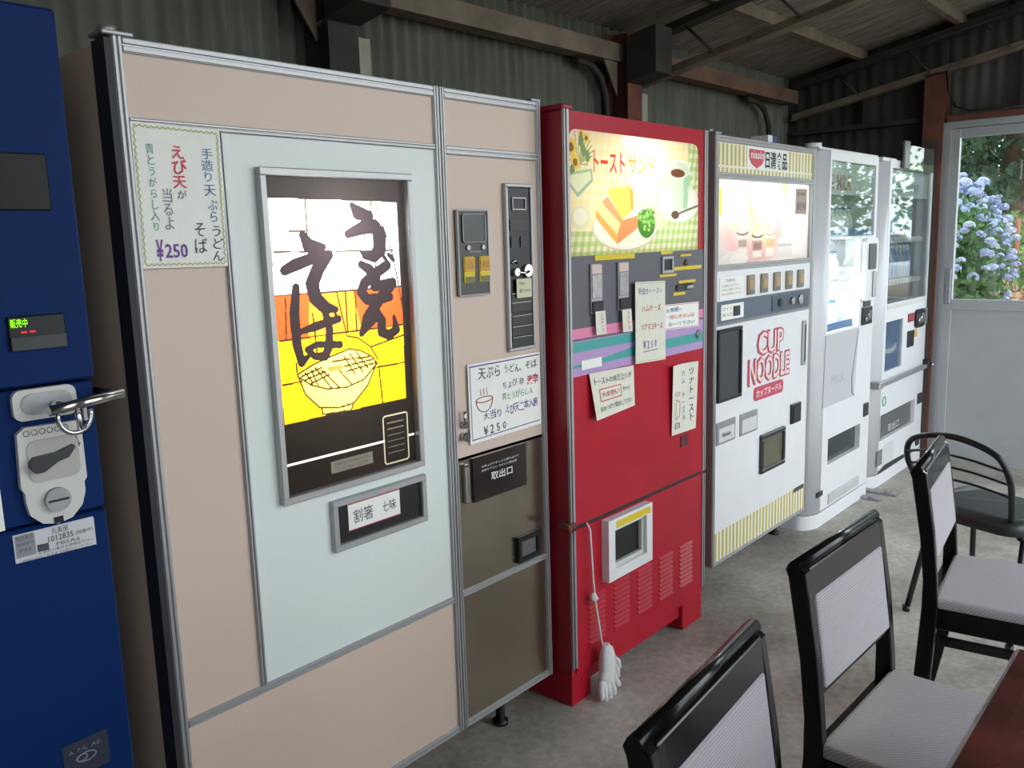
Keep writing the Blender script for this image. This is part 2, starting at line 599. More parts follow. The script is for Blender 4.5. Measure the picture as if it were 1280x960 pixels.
# roof steel -------------------------------------------------------
def slope_bar(mb, x0, x1, ya, yb, zf, h):
    """bar in the roof slope; zf(y) its underside"""
    v = [mb.bm.verts.new(p) for p in ((x0, ya, zf(ya)), (x1, ya, zf(ya)), (x1, yb, zf(yb)), (x0, yb, zf(yb)),
                                      (x0, ya, zf(ya)+h), (x1, ya, zf(ya)+h), (x1, yb, zf(yb)+h), (x0, yb, zf(yb)+h))]
    for f in ((0, 3, 2, 1), (4, 5, 6, 7), (0, 1, 5, 4), (1, 2, 6, 5), (2, 3, 7, 6), (3, 0, 4, 7)):
        mb.bm.faces.new([v[i] for i in f])
    return mb
zb = lambda y: 2.215+.19*(.7-y)
zt = lambda y: 2.41+.2*(.7-y)
for k, (xr, lab) in enumerate(((1.93, 'steel lattice roof truss above the beige noodle machine'),
                               (3.85, 'steel lattice roof truss rising from the rusty column behind the red machine'),
                               (5.78, 'steel lattice roof truss against the dark gable wall above the far door'))):
    tr = thing('roof_truss', lab, 'roof truss', (xr, YB, roof_z(YB)-.3), 'lattice roof trusses')
    mb = MB()
    slope_bar(mb, xr-.035, xr+.035, YB-.05, YF, zb, .008)
    slope_bar(mb, xr-.004, xr+.004, YB-.05, YF, zb, .045)
    mb.build('bottom_chord', m_steel_old, tr)
    mb = MB()
    slope_bar(mb, xr-.04, xr+.04, YB-.05, YF, zt, .01)
    slope_bar(mb, xr-.004, xr+.004, YB-.05, YF, zt, .05)
    mb.build('top_chord', m_steel_dark, tr)
    y = .62
    while y > YF+.3:
        for dx in (-.012, .012):
            mb = MB()
            mb.tube([(xr+dx, y, zt(y)+.02), (xr+dx, y-.16, zb(y-.16)+.03)], .005, 6)
            mb.build('lacing_rod', m_steel_dark, tr)
        y -= .42
for k, yp in enumerate((.45, -.12, -.7, -1.28, -1.86, -2.44, -3.02)):
    p = thing('roof_purlin', 'steel roof purlin running lengthwise, %s from the back wall' % ('nearest', 'second', 'third', 'fourth', 'fifth', 'sixth', 'seventh', 'eighth')[k],
              'purlin', ((XL+XG)/2, yp, roof_z(yp)-.08), 'roof purlins')
    z = roof_z(yp)
    B('purlin_web', m_steel_old, p, XL, XG, yp-.003, yp+.003, z-.075, z-.014)
    B('purlin_flange', m_steel_old, p, XL, XG, yp-.003, yp+.04, z-.081, z-.075)
for k, (a, b_, lab) in enumerate(((XL, 1.87, 'grey steel eave beam on the wall above the blue machine'), (1.99, 3.70, 'grey steel eave beam on the wall above the beige machine'),
                                  (3.95, 5.74, 'rusty steel eave beam on the wall above the white machines'))):
    e = thing('eave_beam', lab, 'beam', ((a+b_)/2, .88, 2.28), 'eave beams')
    mm = mat('brown_rust_steel', S(104, 78, 60), .75, 0, .3, 8) if k == 2 else m_steel_old
    B('beam_web', mm, e, a, b_, .845, .853, 2.285, 2.355)
    B('beam_flange', mm, e, a, b_, .845, .93, 2.279, 2.285)
    B('beam_flange', mm, e, a, b_, .845, .93, 2.355, 2.361)
for k, (xc, lab) in enumerate(((1.93, 'grey steel column on the corrugated wall behind the beige machine'),
                               (3.70, 'rusty steel column on the corrugated wall behind the red machine'))):
    c = thing('steel_column', lab, 'column', (xc, .88, 0), 'steel columns of the back wall')
    m1 = m_steel_dark if k == 0 else m_rust
    B('column_flange', m1, c, xc-.06, xc+.06, .80, .808, 0, 2.42)
    B('column_flange', m1, c, xc-.06, xc+.06, .922, .93, 0, 2.42)
    B('column_web', m1, c, xc-.004, xc+.004, .808, .922, 0, 2.42)
    mb = MB(); slope_bar(mb, xc-.07, xc+.075, .80, .64, lambda y: zb(y)-.02, .21)
    mb.build('haunch_plate', m_steel_dark, c)
    mb = MB(); mb.prism([(xc-.17, 2.28), (xc-.06, 2.28), (xc-.06, 2.12)], .86, .868)
    mb.build('gusset_plate', m_steel_old, c)
    B('light_strip', mat('pale_grey_post', S(150, 148, 130), .7, 0, .15, 10), c, xc+.065, xc+.115, .80, .85, 0, 2.14, label='pale grey post beside the column')
# curved braces beside the rusty column and in the far corner
for xa, xb_, lab in ((3.36, 3.60, 'dark curved brace on the wall left of the rusty column'), (5.10, 5.42, 'dark curved brace on the wall near the gable corner')):
    p = MB().tube([(xa, .90, 2.262), (xa+(xb_-xa)*.5, .90, 2.25), (xa+(xb_-xa)*.8, .90, 2.21), (xb_, .90, 2.12), (xb_+.02, .90, 1.9), (xb_+.02, .90, 0.0)], .017, 8).build('curved_brace', m_steel_dark)
    tag(p, lab, 'brace', 'curved wall braces')

# gable: column, horizontal rail and posts
c = thing('steel_column', 'orange rust steel column beside the sliding door', 'column', (5.80, .0, 0))
B('column_flange', m_rust, c, 5.745, 5.752, -.055, .062, 0, 2.36)
B('column_flange', m_rust, c, 5.84, 5.847, -.055, .062, 0, 2.36)
B('column_web', m_rust, c, 5.752, 5.84, .0, .007, 0, 2.36)
B('column_shade_board', mat('column_shade_brown', S(66, 56, 50), .8, 0, .2, 8), c, 5.736, 5.744, -.036, .062, 0, 1.97)  # added board; its dark brown stands for shade on the column
o = B('gable_rail', m_rust, None, 5.78, 5.83, YF, .055-.12, 2.075, 2.105); tag(o, 'rusty horizontal rail on the gable above the sliding door', 'rail')
o = B('gable_rail', m_steel_dark, None, 5.79, 5.84, .07, YB-.05, 2.085, 2.115); tag(o, 'dark horizontal rail on the gable behind the white machines', 'rail')
for yy, lab in ((-.46, 'thin dark upright post on the gable above the door'), (.42, 'thin dark upright post on the gable behind the machines')):
    o = B('gable_post', m_steel_dark, None, 5.79, 5.84, yy-.02, yy+.02, 2.12, zb(yy)-.003); tag(o, lab, 'post', 'gable posts')
o = MB().tube([(5.73, -.06, 2.36), (5.725, -.075, 2.25), (5.725, -.12, 2.15), (5.725, -.2, 2.115), (5.725, -.34, 2.112), (5.725, -.52, 2.115)], .006, 8).build('hanging_cable', m_black)
tag(o, 'black cable looping from the orange column along the gable rail', 'cable')

# sliding aluminium doors in the gable --------------------------------
m_door = mat('door_aluminium', S(178, 180, 182), .4, .35, .05, 4)
def sliding_door(name, ya, yb, x):
    d = bpy.data.objects.new(name, None); COL.objects.link(d); d.location = (x, (ya+yb)/2, 0); ORG[d] = Vector(d.location)
    structure(d)
    mb = MB()
    mb.box(x-.018, x+.018, ya, ya+.05, .0, 2.03, .002); mb.box(x-.018, x+.018, yb-.05, yb, .0, 2.03, .002)
    mb.box(x-.018, x+.018, ya+.05, yb-.05, 1.975, 2.03, .002); mb.box(x-.018, x+.018, ya+.05, yb-.05, .0, .12, .002)
    mb.box(x-.02, x+.02, ya+.05, yb-.05, .945, 1.01, .002)
    mb.build('door_frame', m_door, d)
    mb = MB(); mb.box(x-.008, x+.008, ya+.045, yb-.045, .118, .95)
    mb.build('door_panel', m_door, d)
    mb = MB(); mb.box(x-.003, x+.003, ya+.045, yb-.045, 1.005, 1.98)
    mb.build('pane', mat_glass('window_glass', (.93, .96, .95, 1)), d)
    mb = MB(); mb.box(x-.026, x-.018, yb-.042, yb-.008, .98, 1.2, .004)
    mb.build('door_pull', m_alu_d, d)
    return d
sliding_door('door_1', -.99, -.085, 5.83)
sliding_door('door_2', -1.9, -.95, 5.868)
fr_ = MB()
fr_.box(5.80, 5.9, -.085, -.035, 0, 2.07); fr_.box(5.80, 5.9, -1.95, -1.9, 0, 2.07); fr_.box(5.80, 5.9, -1.9, -.085, 2.032, 2.07)
fr_.box(5.80, 5.9, -1.9, -.085, -.01, .004)
structure(fr_.build('trim_1', m_door))

# ================================================================== BLUE MACHINE (left edge of the frame)
y0 = -.10
bm_ = thing('blue_vending_machine', 'tall dark blue machine with a steel bar lock at the left edge', 'vending machine', (.19, .3, 0))
mb = MB(); mb.box(-.25, .620, y0+.04, .72, .06, 1.825, .004); mb.build('cabinet', m_blue, bm_)
# front door in three plates with fine seams
mb = MB(); mb.box(-.25, .627, y0, y0+.038, 1.242, 1.832, .004); mb.build('upper_door', m_blue, bm_)
mb = MB(); mb.box(-.25, .622, y0+.002, y0+.038, 1.017, 1.238, .003); mb.build('lock_band', m_blue, bm_)
mb = MB(); mb.box(-.25, .622, y0, y0+.038, .07, 1.013, .004); mb.build('lower_door', m_blue, bm_)
for xx in (-.2, .56):
    for yy in (.0, .62):
        B('foot', m_black, bm_, xx-.03, xx+.03, yy-.03, yy+.03, 0, .06)
mb = MB(); mb.box(.25, .587, y0-.004, y0+.002, 1.519, 1.607, .002)
mb.build('dark_window', mat('smoked_window', S(34, 32, 31), .4, spec=.2), bm_)
ds = MB().box(.500, .587, y0-.005, y0+.002, 1.301, 1.355, .002).build('display', mat('display_black', S(24, 24, 24), .3, spec=.3), bm_)
lettering(ds, [('販売中', .5035, .529, 1.337, 1.351, {'bold': .01})], y0-.006, mat_emit('green_led', S(150, 255, 20), 1.6))
lettering(ds, [('-- --', .518, .54, 1.328, 1.331, {'bold': .04})], y0-.006, mat_emit('red_led', S(255, 30, 40), 1.0))
B('display_step', m_dark, ds, .502, .585, y0-.008, y0-.004, 1.301, 1.322)
# plate of the bar handle
hp = MB().prism(round_rect(.492, .590, 1.188, 1.238, .014), y0-.008, y0+.004).build('handle_plate', m_offwhite, bm_)
MB().prism(round_rect(.504, .582, 1.196, 1.231, .017), y0-.011, y0-.006).build('handle_recess', m_alu_d, hp)
MB().tube([(.527, y0-.055, 1.206), (.648, y0-.05, 1.217)], .0085, 14).build('lock_bar', m_chrome, bm_)
MB().tube([(.552, y0-.05, 1.209), (.552, y0+.003, 1.209)], .007, 10).build('bar_post', m_chrome, bm_)
MB().tube([(.635, y0-.05, 1.216), (.635, y0+.02, 1.216)], .007, 10).build('bar_post', m_chrome, bm_)
MB().tube([(.566+.026*math.cos(a), y0-.052, 1.192+.028*math.sin(a)) for a in [math.radians(d) for d in range(165, 376, 15)]], .004, 8).build('lock_ring', m_chrome, bm_)
MB().tube([(.572, y0-.05, 1.205), (.574, y0-.05, 1.164)], .005, 8).build('ring_rod', m_chrome, bm_)
MB().box(.600, .606, y0-.004, y0+.004, 1.172, 1.20, .001).build('latch_plate', m_offwhite, bm_)
# coin lever plate
pts = [(.505, 1.178), (.585, 1.176), (.592, 1.168), (.592, 1.078), (.587, 1.071), (.587, 1.055), (.580, 1.033), (.562, 1.015), (.538, 1.010), (.515, 1.016), (.498, 1.033), (.494, 1.055), (.494, 1.071), (.489, 1.08), (.492, 1.168)]
lp = MB().prism(pts, y0-.009, y0+.004).build('lever_plate', m_offwhite, bm_)
MB().prism(round_rect(.503, .583, 1.085, 1.155, .015), y0-.011, y0-.007).build('lever_recess', mat('recess_grey', S(176, 175, 168), .5), lp)
lv = MB()
lv.prism([(.503, 1.112), (.510, 1.103), (.522, 1.103), (.545, 1.116), (.562, 1.120), (.574, 1.135), (.572, 1.139), (.545, 1.131), (.527, 1.13), (.510, 1.129), (.503, 1.122)], y0-.022, y0-.010)
lv.build('lever', m_dark, bm_)
kn = MB().cyl((.540, y0-.002, 1.052), (0, -1, 0), .020, .016, 24).build('key_knob', m_alu_d, bm_)
MB().box(.524, .556, y0-.0195, y0-.0175, 1.050, 1.0535).build('key_slot', m_black, kn)
MB().box(.532, .546, y0-.012, y0-.008, 1.012, 1.022).build('seal', m_black, lp)
for k in range(6):
    MB().tube([(.506+.012*k+.0045*math.cos(a), y0-.0095, 1.168+.0045*math.sin(a)) for a in [math.radians(d) for d in range(0, 360, 30)]], .0006, 4, closed=True).build('coin_mark', m_ink, lp)
flat_mesh('arrow_mark', [(.579, 1.151), (.582, 1.151), (.5855, 1.138), (.5875, 1.139), (.585, 1.132), (.581, 1.137), (.583, 1.1375)], [(0, 1, 2, 6), (3, 4, 5)], lambda x, z: (x, y0-.0096, z), m_ink, lp)
# number sticker
st = MB().prism([(.470, .959), (.598, .955), (.598, 1.003), (.596, 1.005), (.470, 1.006)], y0-.0012, y0+.001).build('number_sticker', mat('sticker_white', S(205, 204, 206), .5), bm_)
flat_mesh('grey_field', [(.472, .967), (.502, .967), (.502, 1.004), (.472, 1.004)], [(0, 1, 2, 3)], lambda x, z: (x, y0-.0016, z), mat('sticker_grey', S(140, 140, 146), .6), st)
lettering(st, [('丸美屋', .528, .555, .992, 1.003), ('1012835', .522, .562, .980, .990, {'bold': .01}), ('(稼働中)', .566, .594, .980, .988), ('FBSA6', .534, .572, .971, .977),
               ('お問合せ番号を御確認下さい', .505, .594, .964, .969), ('ご不明な点はこちらまでお知らせください', .474, .59, .957, .962)], y0-.0018, m_ink)
lettering(st, [('電話番号', .474, .50, .996, 1.002), ('機械番号', .474, .50, .986, .991), ('管理者', .476, .496, .975, .981)], y0-.002, mat('sticker_ink2', S(90, 90, 98), .7))
flat_mesh('sticker_mark', [(.504, .969), (.522, .968), (.522, .98), (.504, .981)], [(0, 1, 2, 3)], lambda x, z: (x, y0-.0018, z), m_ink, st)
MB().box(.40, .461, y0-.0012, y0+.001, 1.018, 1.101).build('white_sticker', m_paper, bm_)
lg = MB().box(.503, .580, y0-.0015, y0+.001, .555, .618).build('maker_plate', mat('maker_plate_dark', S(40, 46, 62), .5), bm_)
lettering(lg, [('A 7ん AE', .512, .566, .598, .606)], y0-.002, mat('maker_ink', S(130, 134, 146), .6))
MB().tube([(.541+.016*math.cos(a), y0-.002, .585+.008*math.sin(a)) for a in [math.radians(d) for d in range(0, 360, 20)]], .0012, 4, closed=True).build('maker_emblem', mat('maker_ink', S(130, 134, 146), .6), lg)
MB().tube([(.533+.009*math.cos(a), y0-.002, .586+.006*math.sin(a)) for a in [math.radians(d) for d in range(0, 360, 20)]], .0012, 4, closed=True).build('maker_emblem', mat('maker_ink', S(130, 134, 146), .6), lg)

# ================================================================== BEIGE NOODLE MACHINE
nm = thing('noodle_vending_machine', 'wide beige noodle vending machine with a glowing stained glass style bowl panel', 'vending machine', (1.36, .38, 0))
mb = MB(); shell(mb, .752, 1.965, .045, .80, .10, 1.822, .018)
mb.box(.77, 1.947, .20, .215, .12, 1.80)
mb.build('cabinet', m_side, nm)
mb = MB(); mb.box(.747, .760, .0, .05, .105, 1.825); mb.build('door_seal', m_rubber, nm)
# aluminium frame members, each a part of its own; two ribs make the profile
def rail_v(p, xa, xb, za, zb_, y=0.):
    mb = MB(); w_ = xb-xa
    mb.box(xa, xb, y, y+.05, za, zb_, .001)
    mb.box(xa+w_*.08, xa+w_*.42, y-.004, y+.002, za, zb_, .001)
    mb.box(xa+w_*.58, xa+w_*.92, y-.004, y+.002, za, zb_, .001)
    return mb.build('frame_upright', m_alu, p)
def rail_h(p, xa, xb, za, zb_, y=0.):
    mb = MB(); w_ = zb_-za
    mb.box(xa, xb, y, y+.05, za, zb_, .001)
    mb.box(xa, xb, y-.004, y+.002, za+w_*.08, za+w_*.42, .001)
    mb.box(xa, xb, y-.004, y+.002, za+w_*.58, za+w_*.92, .001)
    return mb.build('frame_rail', m_alu, p)
rail_v(nm, .760, .779, .105, 1.830)
rail_v(nm, 1.550, 1.567, .105, 1.830)
rail_v(nm, 1.570, 1.586, .105, 1.830)
rail_v(nm, 1.948, 1.967, .105, 1.830)
rail_h(nm, .779, 1.550, 1.803, 1.830)
rail_h(nm, 1.586, 1.948, 1.803, 1.830)
rail_h(nm, .779, 1.550, 1.677, 1.691)
rail_h(nm, 1.586, 1.948, 1.668, 1.690)
rail_h(nm, .779, 1.550, .485, .503)
rail_h(nm, .779, 1.550, .105, .124)
rail_h(nm, 1.586, 1.948, .489, .506)
rail_h(nm, 1.586, 1.948, .105, .124)
rail_v(nm, .952, .966, .503, 1.677)
MB().box(.742, .80, -.006, .05, 1.83, 1.838, .002).build('corner_cap', m_alu_d, nm)
MB().cyl((.764, .02, 1.836), (0, 0, 1), .016, .012, 16).build('hinge_pin', m_alu_d, nm)
MB().box(1.93, 1.972, -.002, .05, 1.83, 1.838, .002).build('corner_cap', m_alu_d, nm)
yp = .004
def panel(p, m, xa, xb, za, zb_, y=yp, name='door_panel', label=None):
    return B(name, m, p, xa-.004, xb+.004, y, y+.02, za-.004, zb_+.004, label=label)
panel(nm, m_beige, .779, 1.550, 1.691, 1.803)
panel(nm, m_beige, .779, .952, .503, 1.677)
panel(nm, m_beige, .779, 1.550, .124, .485)
panel(nm, m_beige, 1.586, 1.948, 1.690, 1.803)
panel(nm, m_beige, 1.586, 1.948, .874, 1.668)
panel(nm, m_steel, 1.586, 1.948, .506, .874, label='stainless steel panel')
panel(nm, m_steel, 1.586, 1.948, .124, .489, label='stainless steel panel')
# white door with an opening for the glowing window
wx0, wx1, wz0, wz1 = 1.040, 1.450, .898, 1.609
mb = MB()
mb.box(.962, wx0, yp, yp+.02, .499, 1.681); mb.box(wx1, 1.554, yp, yp+.02, .499, 1.681)
mb.box(wx0, wx1, yp, yp+.02, .499, wz0); mb.box(wx0, wx1, yp, yp+.02, wz1, 1.681)
mb.build('white_door', m_white_p, nm)
frame(MB(), 1.034, 1.457, .892, 1.614, .016, -.014, .01, .002).build('window_frame', m_alu, nm)
# the glowing picture: film lit from behind by a bulb in a light box
cv = Canvas(1.045, 1.445, .903, 1.604, .00165, S(30, 27, 26))
cv.poly([(1.063, 1.552), (1.418, 1.547), (1.418, 1.349), (1.061, 1.349)], (.86, .88, .9))
cv.poly([(1.061, 1.349), (1.419, 1.349), (1.419, 1.252), (1.060, 1.252)], (.88, .07, .015))
cv.poly([(1.060, 1.252), (1.419, 1.252), (1.417, 1.072), (1.062, 1.068)], (.92, .45, .008))
STR= [[(1.283,1.539,0.013),(1.298,1.523,0.027),(1.331,1.515,0.021)],[(1.266,1.475,0.016),(1.311,1.489,0.025),(1.345,1.492,0.027),(1.36,1.474,0.03),(1.358,1.439,0.031),(1.34,1.422,0.023),(1.313,1.426,0.017),(1.297,1.437,0.004)],[(1.299,1.405,0.015),(1.322,1.393,0.021),(1.34,1.37,0.026)],[(1.378,1.4,0.02),(1.34,1.382,0.021),(1.306,1.361,0.021),(1.296,1.341,0.022),(1.31,1.324,0.021),(1.344,1.321,0.022),(1.383,1.324,0.016)],[(1.37,1.42,0.009),(1.382,1.404,0.009)],[(1.385,1.425,0.009),(1.398,1.413,0.01)],[(1.335,1.352,0.019),(1.393,1.357,0.021)],[(1.393,1.356,0.021),(1.343,1.316,0.025),(1.31,1.277,0.026),(1.289,1.244,0.012)],[(1.291,1.246,0.013),(1.341,1.286,0.02),(1.353,1.269,0.021),(1.35,1.243,0.02),(1.373,1.233,0.019),(1.398,1.244,0.018),(1.392,1.276,0.008)],[(1.143,1.474,0.016),(1.156,1.452,0.026),(1.195,1.448,0.013)],[(1.089,1.4,0.017),(1.118,1.411,0.022),(1.162,1.423,0.02),(1.211,1.431,0.015)],[(1.211,1.429,0.016),(1.177,1.4,0.027),(1.159,1.368,0.028),(1.165,1.337,0.027),(1.19,1.313,0.024),(1.221,1.307,0.01)],[(1.116,1.362,0.016),(1.107,1.306,0.021),(1.108,1.24,0.019),(1.117,1.198,0.016),(1.136,1.209,0.009)],[(1.122,1.266,0.011),(1.163,1.274,0.016),(1.225,1.285,0.014)],[(1.189,1.302,0.014),(1.198,1.264,0.016),(1.194,1.225,0.018),(1.181,1.204,0.017),(1.154,1.207,0.013),(1.134,1.225,0.011),(1.16,1.233,0.012),(1.225,1.226,0.014)],[(1.191,1.303,0.006),(1.202,1.287,0.006)],[(1.214,1.306,0.006),(1.221,1.288,0.006)]]
LIN= [[(1.067,1.44),(1.419,1.434)],[(1.154,1.551),(1.154,1.412)],[(1.108,1.483),(1.159,1.484)],[(1.338,1.554),(1.342,1.398)],[(1.352,1.546),(1.401,1.414),(1.421,1.292)],[(1.064,1.155),(1.113,1.156)],[(1.328,1.159),(1.421,1.161)],[(1.317,1.211),(1.43,1.23)],[(1.336,1.161),(1.342,1.068)],[(1.065,1.251),(1.431,1.254)],[(1.062,1.348),(1.421,1.347)],[(1.224,1.347),(1.245,1.248)],[(1.249,1.346),(1.249,1.254)],[(1.278,1.344),(1.275,1.251)],[(1.155,1.302),(1.161,1.201)],[(1.087,1.34),(1.082,1.254)],[(1.103,1.197),(1.104,1.169)],[(1.105,1.17),(1.121,1.127),(1.158,1.09),(1.211,1.081),(1.255,1.085),(1.299,1.121),(1.329,1.169)],[(1.106,1.167),(1.139,1.144),(1.182,1.129),(1.236,1.125),(1.288,1.136),(1.329,1.168)],[(1.105,1.173),(1.149,1.19),(1.199,1.202),(1.25,1.213),(1.282,1.206),(1.315,1.188),(1.331,1.17)],[(1.163,1.086),(1.165,1.073),(1.246,1.069),(1.252,1.083)],[(1.245,1.244),(1.277,1.236),(1.313,1.212),(1.334,1.179)],[(1.142,1.178),(1.156,1.142)],[(1.125,1.174),(1.143,1.149)],[(1.152,1.182),(1.193,1.13)],[(1.169,1.174),(1.214,1.129)],[(1.234,1.197),(1.263,1.153)],[(1.252,1.201),(1.286,1.155)],[(1.271,1.203),(1.302,1.162)],[(1.217,1.168),(1.251,1.131)],[(1.201,1.19),(1.307,1.188)],[(1.114,1.167),(1.169,1.18)],[(1.123,1.158),(1.179,1.17)],[(1.136,1.147),(1.189,1.162)],[(1.232,1.174),(1.322,1.181)],[(1.238,1.162),(1.325,1.171)]]
BOWL= [(1.105,1.17),(1.121,1.127),(1.158,1.09),(1.211,1.081),(1.255,1.085),(1.299,1.121),(1.329,1.169),(1.315,1.188),(1.282,1.206),(1.25,1.213),(1.199,1.202),(1.149,1.19)]
RED= [(1.184,1.178),(1.225,1.18),(1.23,1.17),(1.19,1.167)]

cv.poly([(1.15, 1.349), (1.27, 1.349), (1.29, 1.252), (1.14, 1.252)], (.92, .27, .02))  # lighter band centre: bleaching by the lamp's hot spot painted into the film
cv.poly(BOWL, (.95, .64, .12))
cv.poly([(1.163, 1.086), (1.165, 1.073), (1.246, 1.069), (1.252, 1.083)], (.95, .64, .12))
for l_ in LIN:
    cv.line(l_, .0046, (.03, .02, .01))
cv.poly(RED, (.8, .12, .03))
for s_ in STR:
    cv.line([(q[0], q[1], q[2]*1.3) for q in s_], 0, (.016, .012, .014))
cv.line([(1.05, .976), (1.34, .976)], .005, (.85, .85, .85)); cv.line([(1.42, .976), (1.436, .976)], .005, (.85, .85, .85))
pts = round_rect(1.340, 1.418, .917, 1.037, .008)
cv.line(pts+pts[:1], .0035, (.42, .40, .36))
for k in range(6):
    cv.line([(1.352, 1.018-.015*k), (1.405, 1.018-.015*k)], .0022, (.14, .13, .12))
win = cv.build('glowing_window', mat_print('udon_film', .25, .75), nm, .004, label='backlit window with brushed black lettering and a yellow noodle bowl')
light_box(nm, 1.043, 1.447, .901, 1.606, .024, .16)
lamp(nm, (1.245, .10, 1.49), 6.5, (1, .98, .95), .04)
lamp(nm, (1.235, .12, 1.17), 2.6, (1, .9, .7), .04)
sk = B('price_sticker', mat('sticker_tan', S(150, 140, 120), .5), nm, 1.175, 1.298, -.0005, .003, .932, .960)
lettering(sk, [('お金を入れてから選んで下さい', 1.185, 1.288, .948, .956), ('うどん そば 二五〇円', 1.19, 1.28, .936, .944)], -.0012, m_ink)
# seasoning slot
frame(MB(), 1.165, 1.462, .744, .868, .016, -.010, .008, .002).build('slot_frame', m_alu, nm)
mb = MB(); mb.box(1.18, 1.447, .0, .004, .759, .853); mb.build('slot_panel', m_black, nm)
# coin panel with two drink-card buttons
cp = MB().box(1.611, 1.729, -.006, .006, 1.309, 1.531, .002).build('selection_panel', mat('olive_dark_plate', S(66, 68, 60), .4), nm)
frame(MB(), 1.6105, 1.7295, 1.3085, 1.5315, .004, -.009, .0, .001).build('panel_rim', m_alu_d, cp)
MB().prism(round_rect(1.629, 1.714, 1.448, 1.52, .006), -.009, -.004).build('dark_screen', m_dgreen, cp)
pr_ = round_rect(1.629, 1.714, 1.448, 1.52, .006)
MB().tube([(x, -.010, z) for x, z in pr_], .0016, 5, closed=True).build('screen_rim', m_alu, cp)
for xx in (1.648, 1.705):
    MB().cyl((xx, -.005, 1.434), (0, -1, 0), .0065, .006, 14).build('round_button', m_alu, cp)
for xx in (1.629, 1.688):
    bt = MB().box(xx, xx+.041, -.010, -.004, 1.343, 1.411, .002).build('flavour_button', m_yellow, cp)
    B('button_label', mat('orange_label', S(206, 156, 60), .5), bt, xx+.002, xx+.039, -.0115, -.0095, 1.372, 1.408)
    B('button_foot', mat('olive_label', S(110, 120, 78), .5), bt, xx+.004, xx+.037, -.0115, -.0095, 1.345, 1.359)
    lettering(bt, [('うどん' if xx < 1.65 else 'そば', xx+.008, xx+.034, 1.38, 1.398)], -.012, mat('brown_ink', S(150, 96, 30), .6))
lettering(cp, [('お好みのボタンを押す', 1.655, 1.70, 1.421, 1.426)], -.0068, m_ink_white)
# tall coin mechanism
cm = MB().box(1.81, 1.908, -.004, .006, 1.152, 1.592, .001).build('coin_mechanism', m_black, nm)
frame(MB(), 1.801, 1.917, 1.142, 1.603, .010, -.010, .004, .002).build('coin_frame', m_alu, cm)
frame(MB(), 1.830, 1.888, 1.532, 1.566, .003, -.008, -.002).build('bill_slot_rim', m_alu, cm)
B('coin_step', m_dark, cm, 1.818, 1.90, -.008, -.003, 1.475, 1.505)
B('coin_step', m_dark, cm, 1.822, 1.852, -.007, -.003, 1.430, 1.460)
B('coin_step', m_dark, cm, 1.862, 1.895, -.007, -.003, 1.430, 1.460)
MB().cyl((1.835, -.002, 1.362), (0, -1, 0), .011, .014, 16).build('return_lever', m_chrome, cm)
MB().cyl((1.886, -.002, 1.364), (0, -1, 0), .018, .012, 18).build('coin_inlet', m_chrome, cm)
MB().tube([(1.835, -.012, 1.362), (1.87, -.014, 1.358), (1.888, -.012, 1.362)], .004, 8).build('lever_arm', m_chrome, cm)
MB().tube([(1.822, -.006, 1.388), (1.835, -.008, 1.394), (1.846, -.006, 1.386)], .003, 6).build('coin_guide', m_chrome, cm)
for k, zz in enumerate((1.165, 1.195, 1.225, 1.262, 1.288)):
    B('coin_tray', m_dgreen, cm, 1.816, 1.902, -.008, -.003, zz-.012, zz+.016, .001)
    B('tray_lip', m_alu_d, cm, 1.816, 1.902, -.0095, -.008, zz+.014, zz+.016)
nt_ = MB().box(1.832, 1.897, -.0135, -.0125, 1.290, 1.343).build('small_note', mat('cream_note', S(214, 210, 178), .8), cm)
lettering(nt_, [('千円札は', 1.84, 1.868, 1.326, 1.335, {'hand': .6}), ('使えません', 1.842, 1.892, 1.304, 1.315, {'hand': .6})], -.0142, m_ink)
# pick up tray, flap, locks, handle
tr_ = MB().box(1.640, 1.865, -.004, .006, .744, .868, .001).build('pickup_tray', mat('brown_black_acrylic', S(40, 30, 28), .18), nm)
lettering(tr_, [('取出口', 1.71, 1.80, .792, .816, {'bold': .015}), ('出来上がりましたら扉をあけて', 1.672, 1.83, .836, .843), ('お取り下さい やけどに御注意', 1.672, 1.82, .824, .831)], -.0052, m_ink_white)
fl = frame(MB(), 1.813, 1.914, .514, .594, .016, -.012, .006, .003).build('flap_frame', m_black, nm)
B('flap', mat('grey_flap', S(96, 94, 92), .35), nm, 1.829, 1.898, -.004, .004, .53, .578)
MB().cyl((1.614, .004, .967), (0, -1, 0), .010, .014, 16).build('lock', m_chrome, nm)
MB().cyl((1.612, .004, .935), (0, -1, 0), .012, .018, 16).build('lock', m_chrome, nm)
MB().tube([(1.610, -.008, .967), (1.609, -.010, 1.006)], .005, 8).build('lock_key', m_chrome, nm)
MB().box(1.604, 1.622, -.012, .004, .750, .858, .004).build('door_handle', m_chrome, nm)
for xx in (.84, 1.785):
    for yy in (.06, .70):
        lg_ = MB().tube([(xx, yy, .0), (xx, yy, .012), (xx, yy, .0121), (xx, yy, .11)], [.024, .024, .014, .014], 14).build('levelling_leg', m_black, nm)
o = B('seasoning_card', m_paper, None, 1.214, 1.375, -.0015, -.0003, .783, .849)
tag(o, 'white handwritten card with red border in the slot below the glowing window', 'card')
ORG[o] = Vector((0, 0, 0))
for za, zb_, xa, xb_ in ((.783, .7855, 1.214, 1.375), (.8465, .849, 1.214, 1.375)):
    flat_mesh('card_border', [(xa, za), (xb_, za), (xb_, zb_), (xa, zb_)], [(0, 1, 2, 3)], lambda x, z: (x, -.0021, z), m_ink_red, o)
for it in (('割箸', 1.228, 1.288, .797, .832, {'hand': 1.}), ('七味', 1.318, 1.362, .802, .830, {'hand': 1.})):
    lettering(o, [it], -.0021, m_ink)

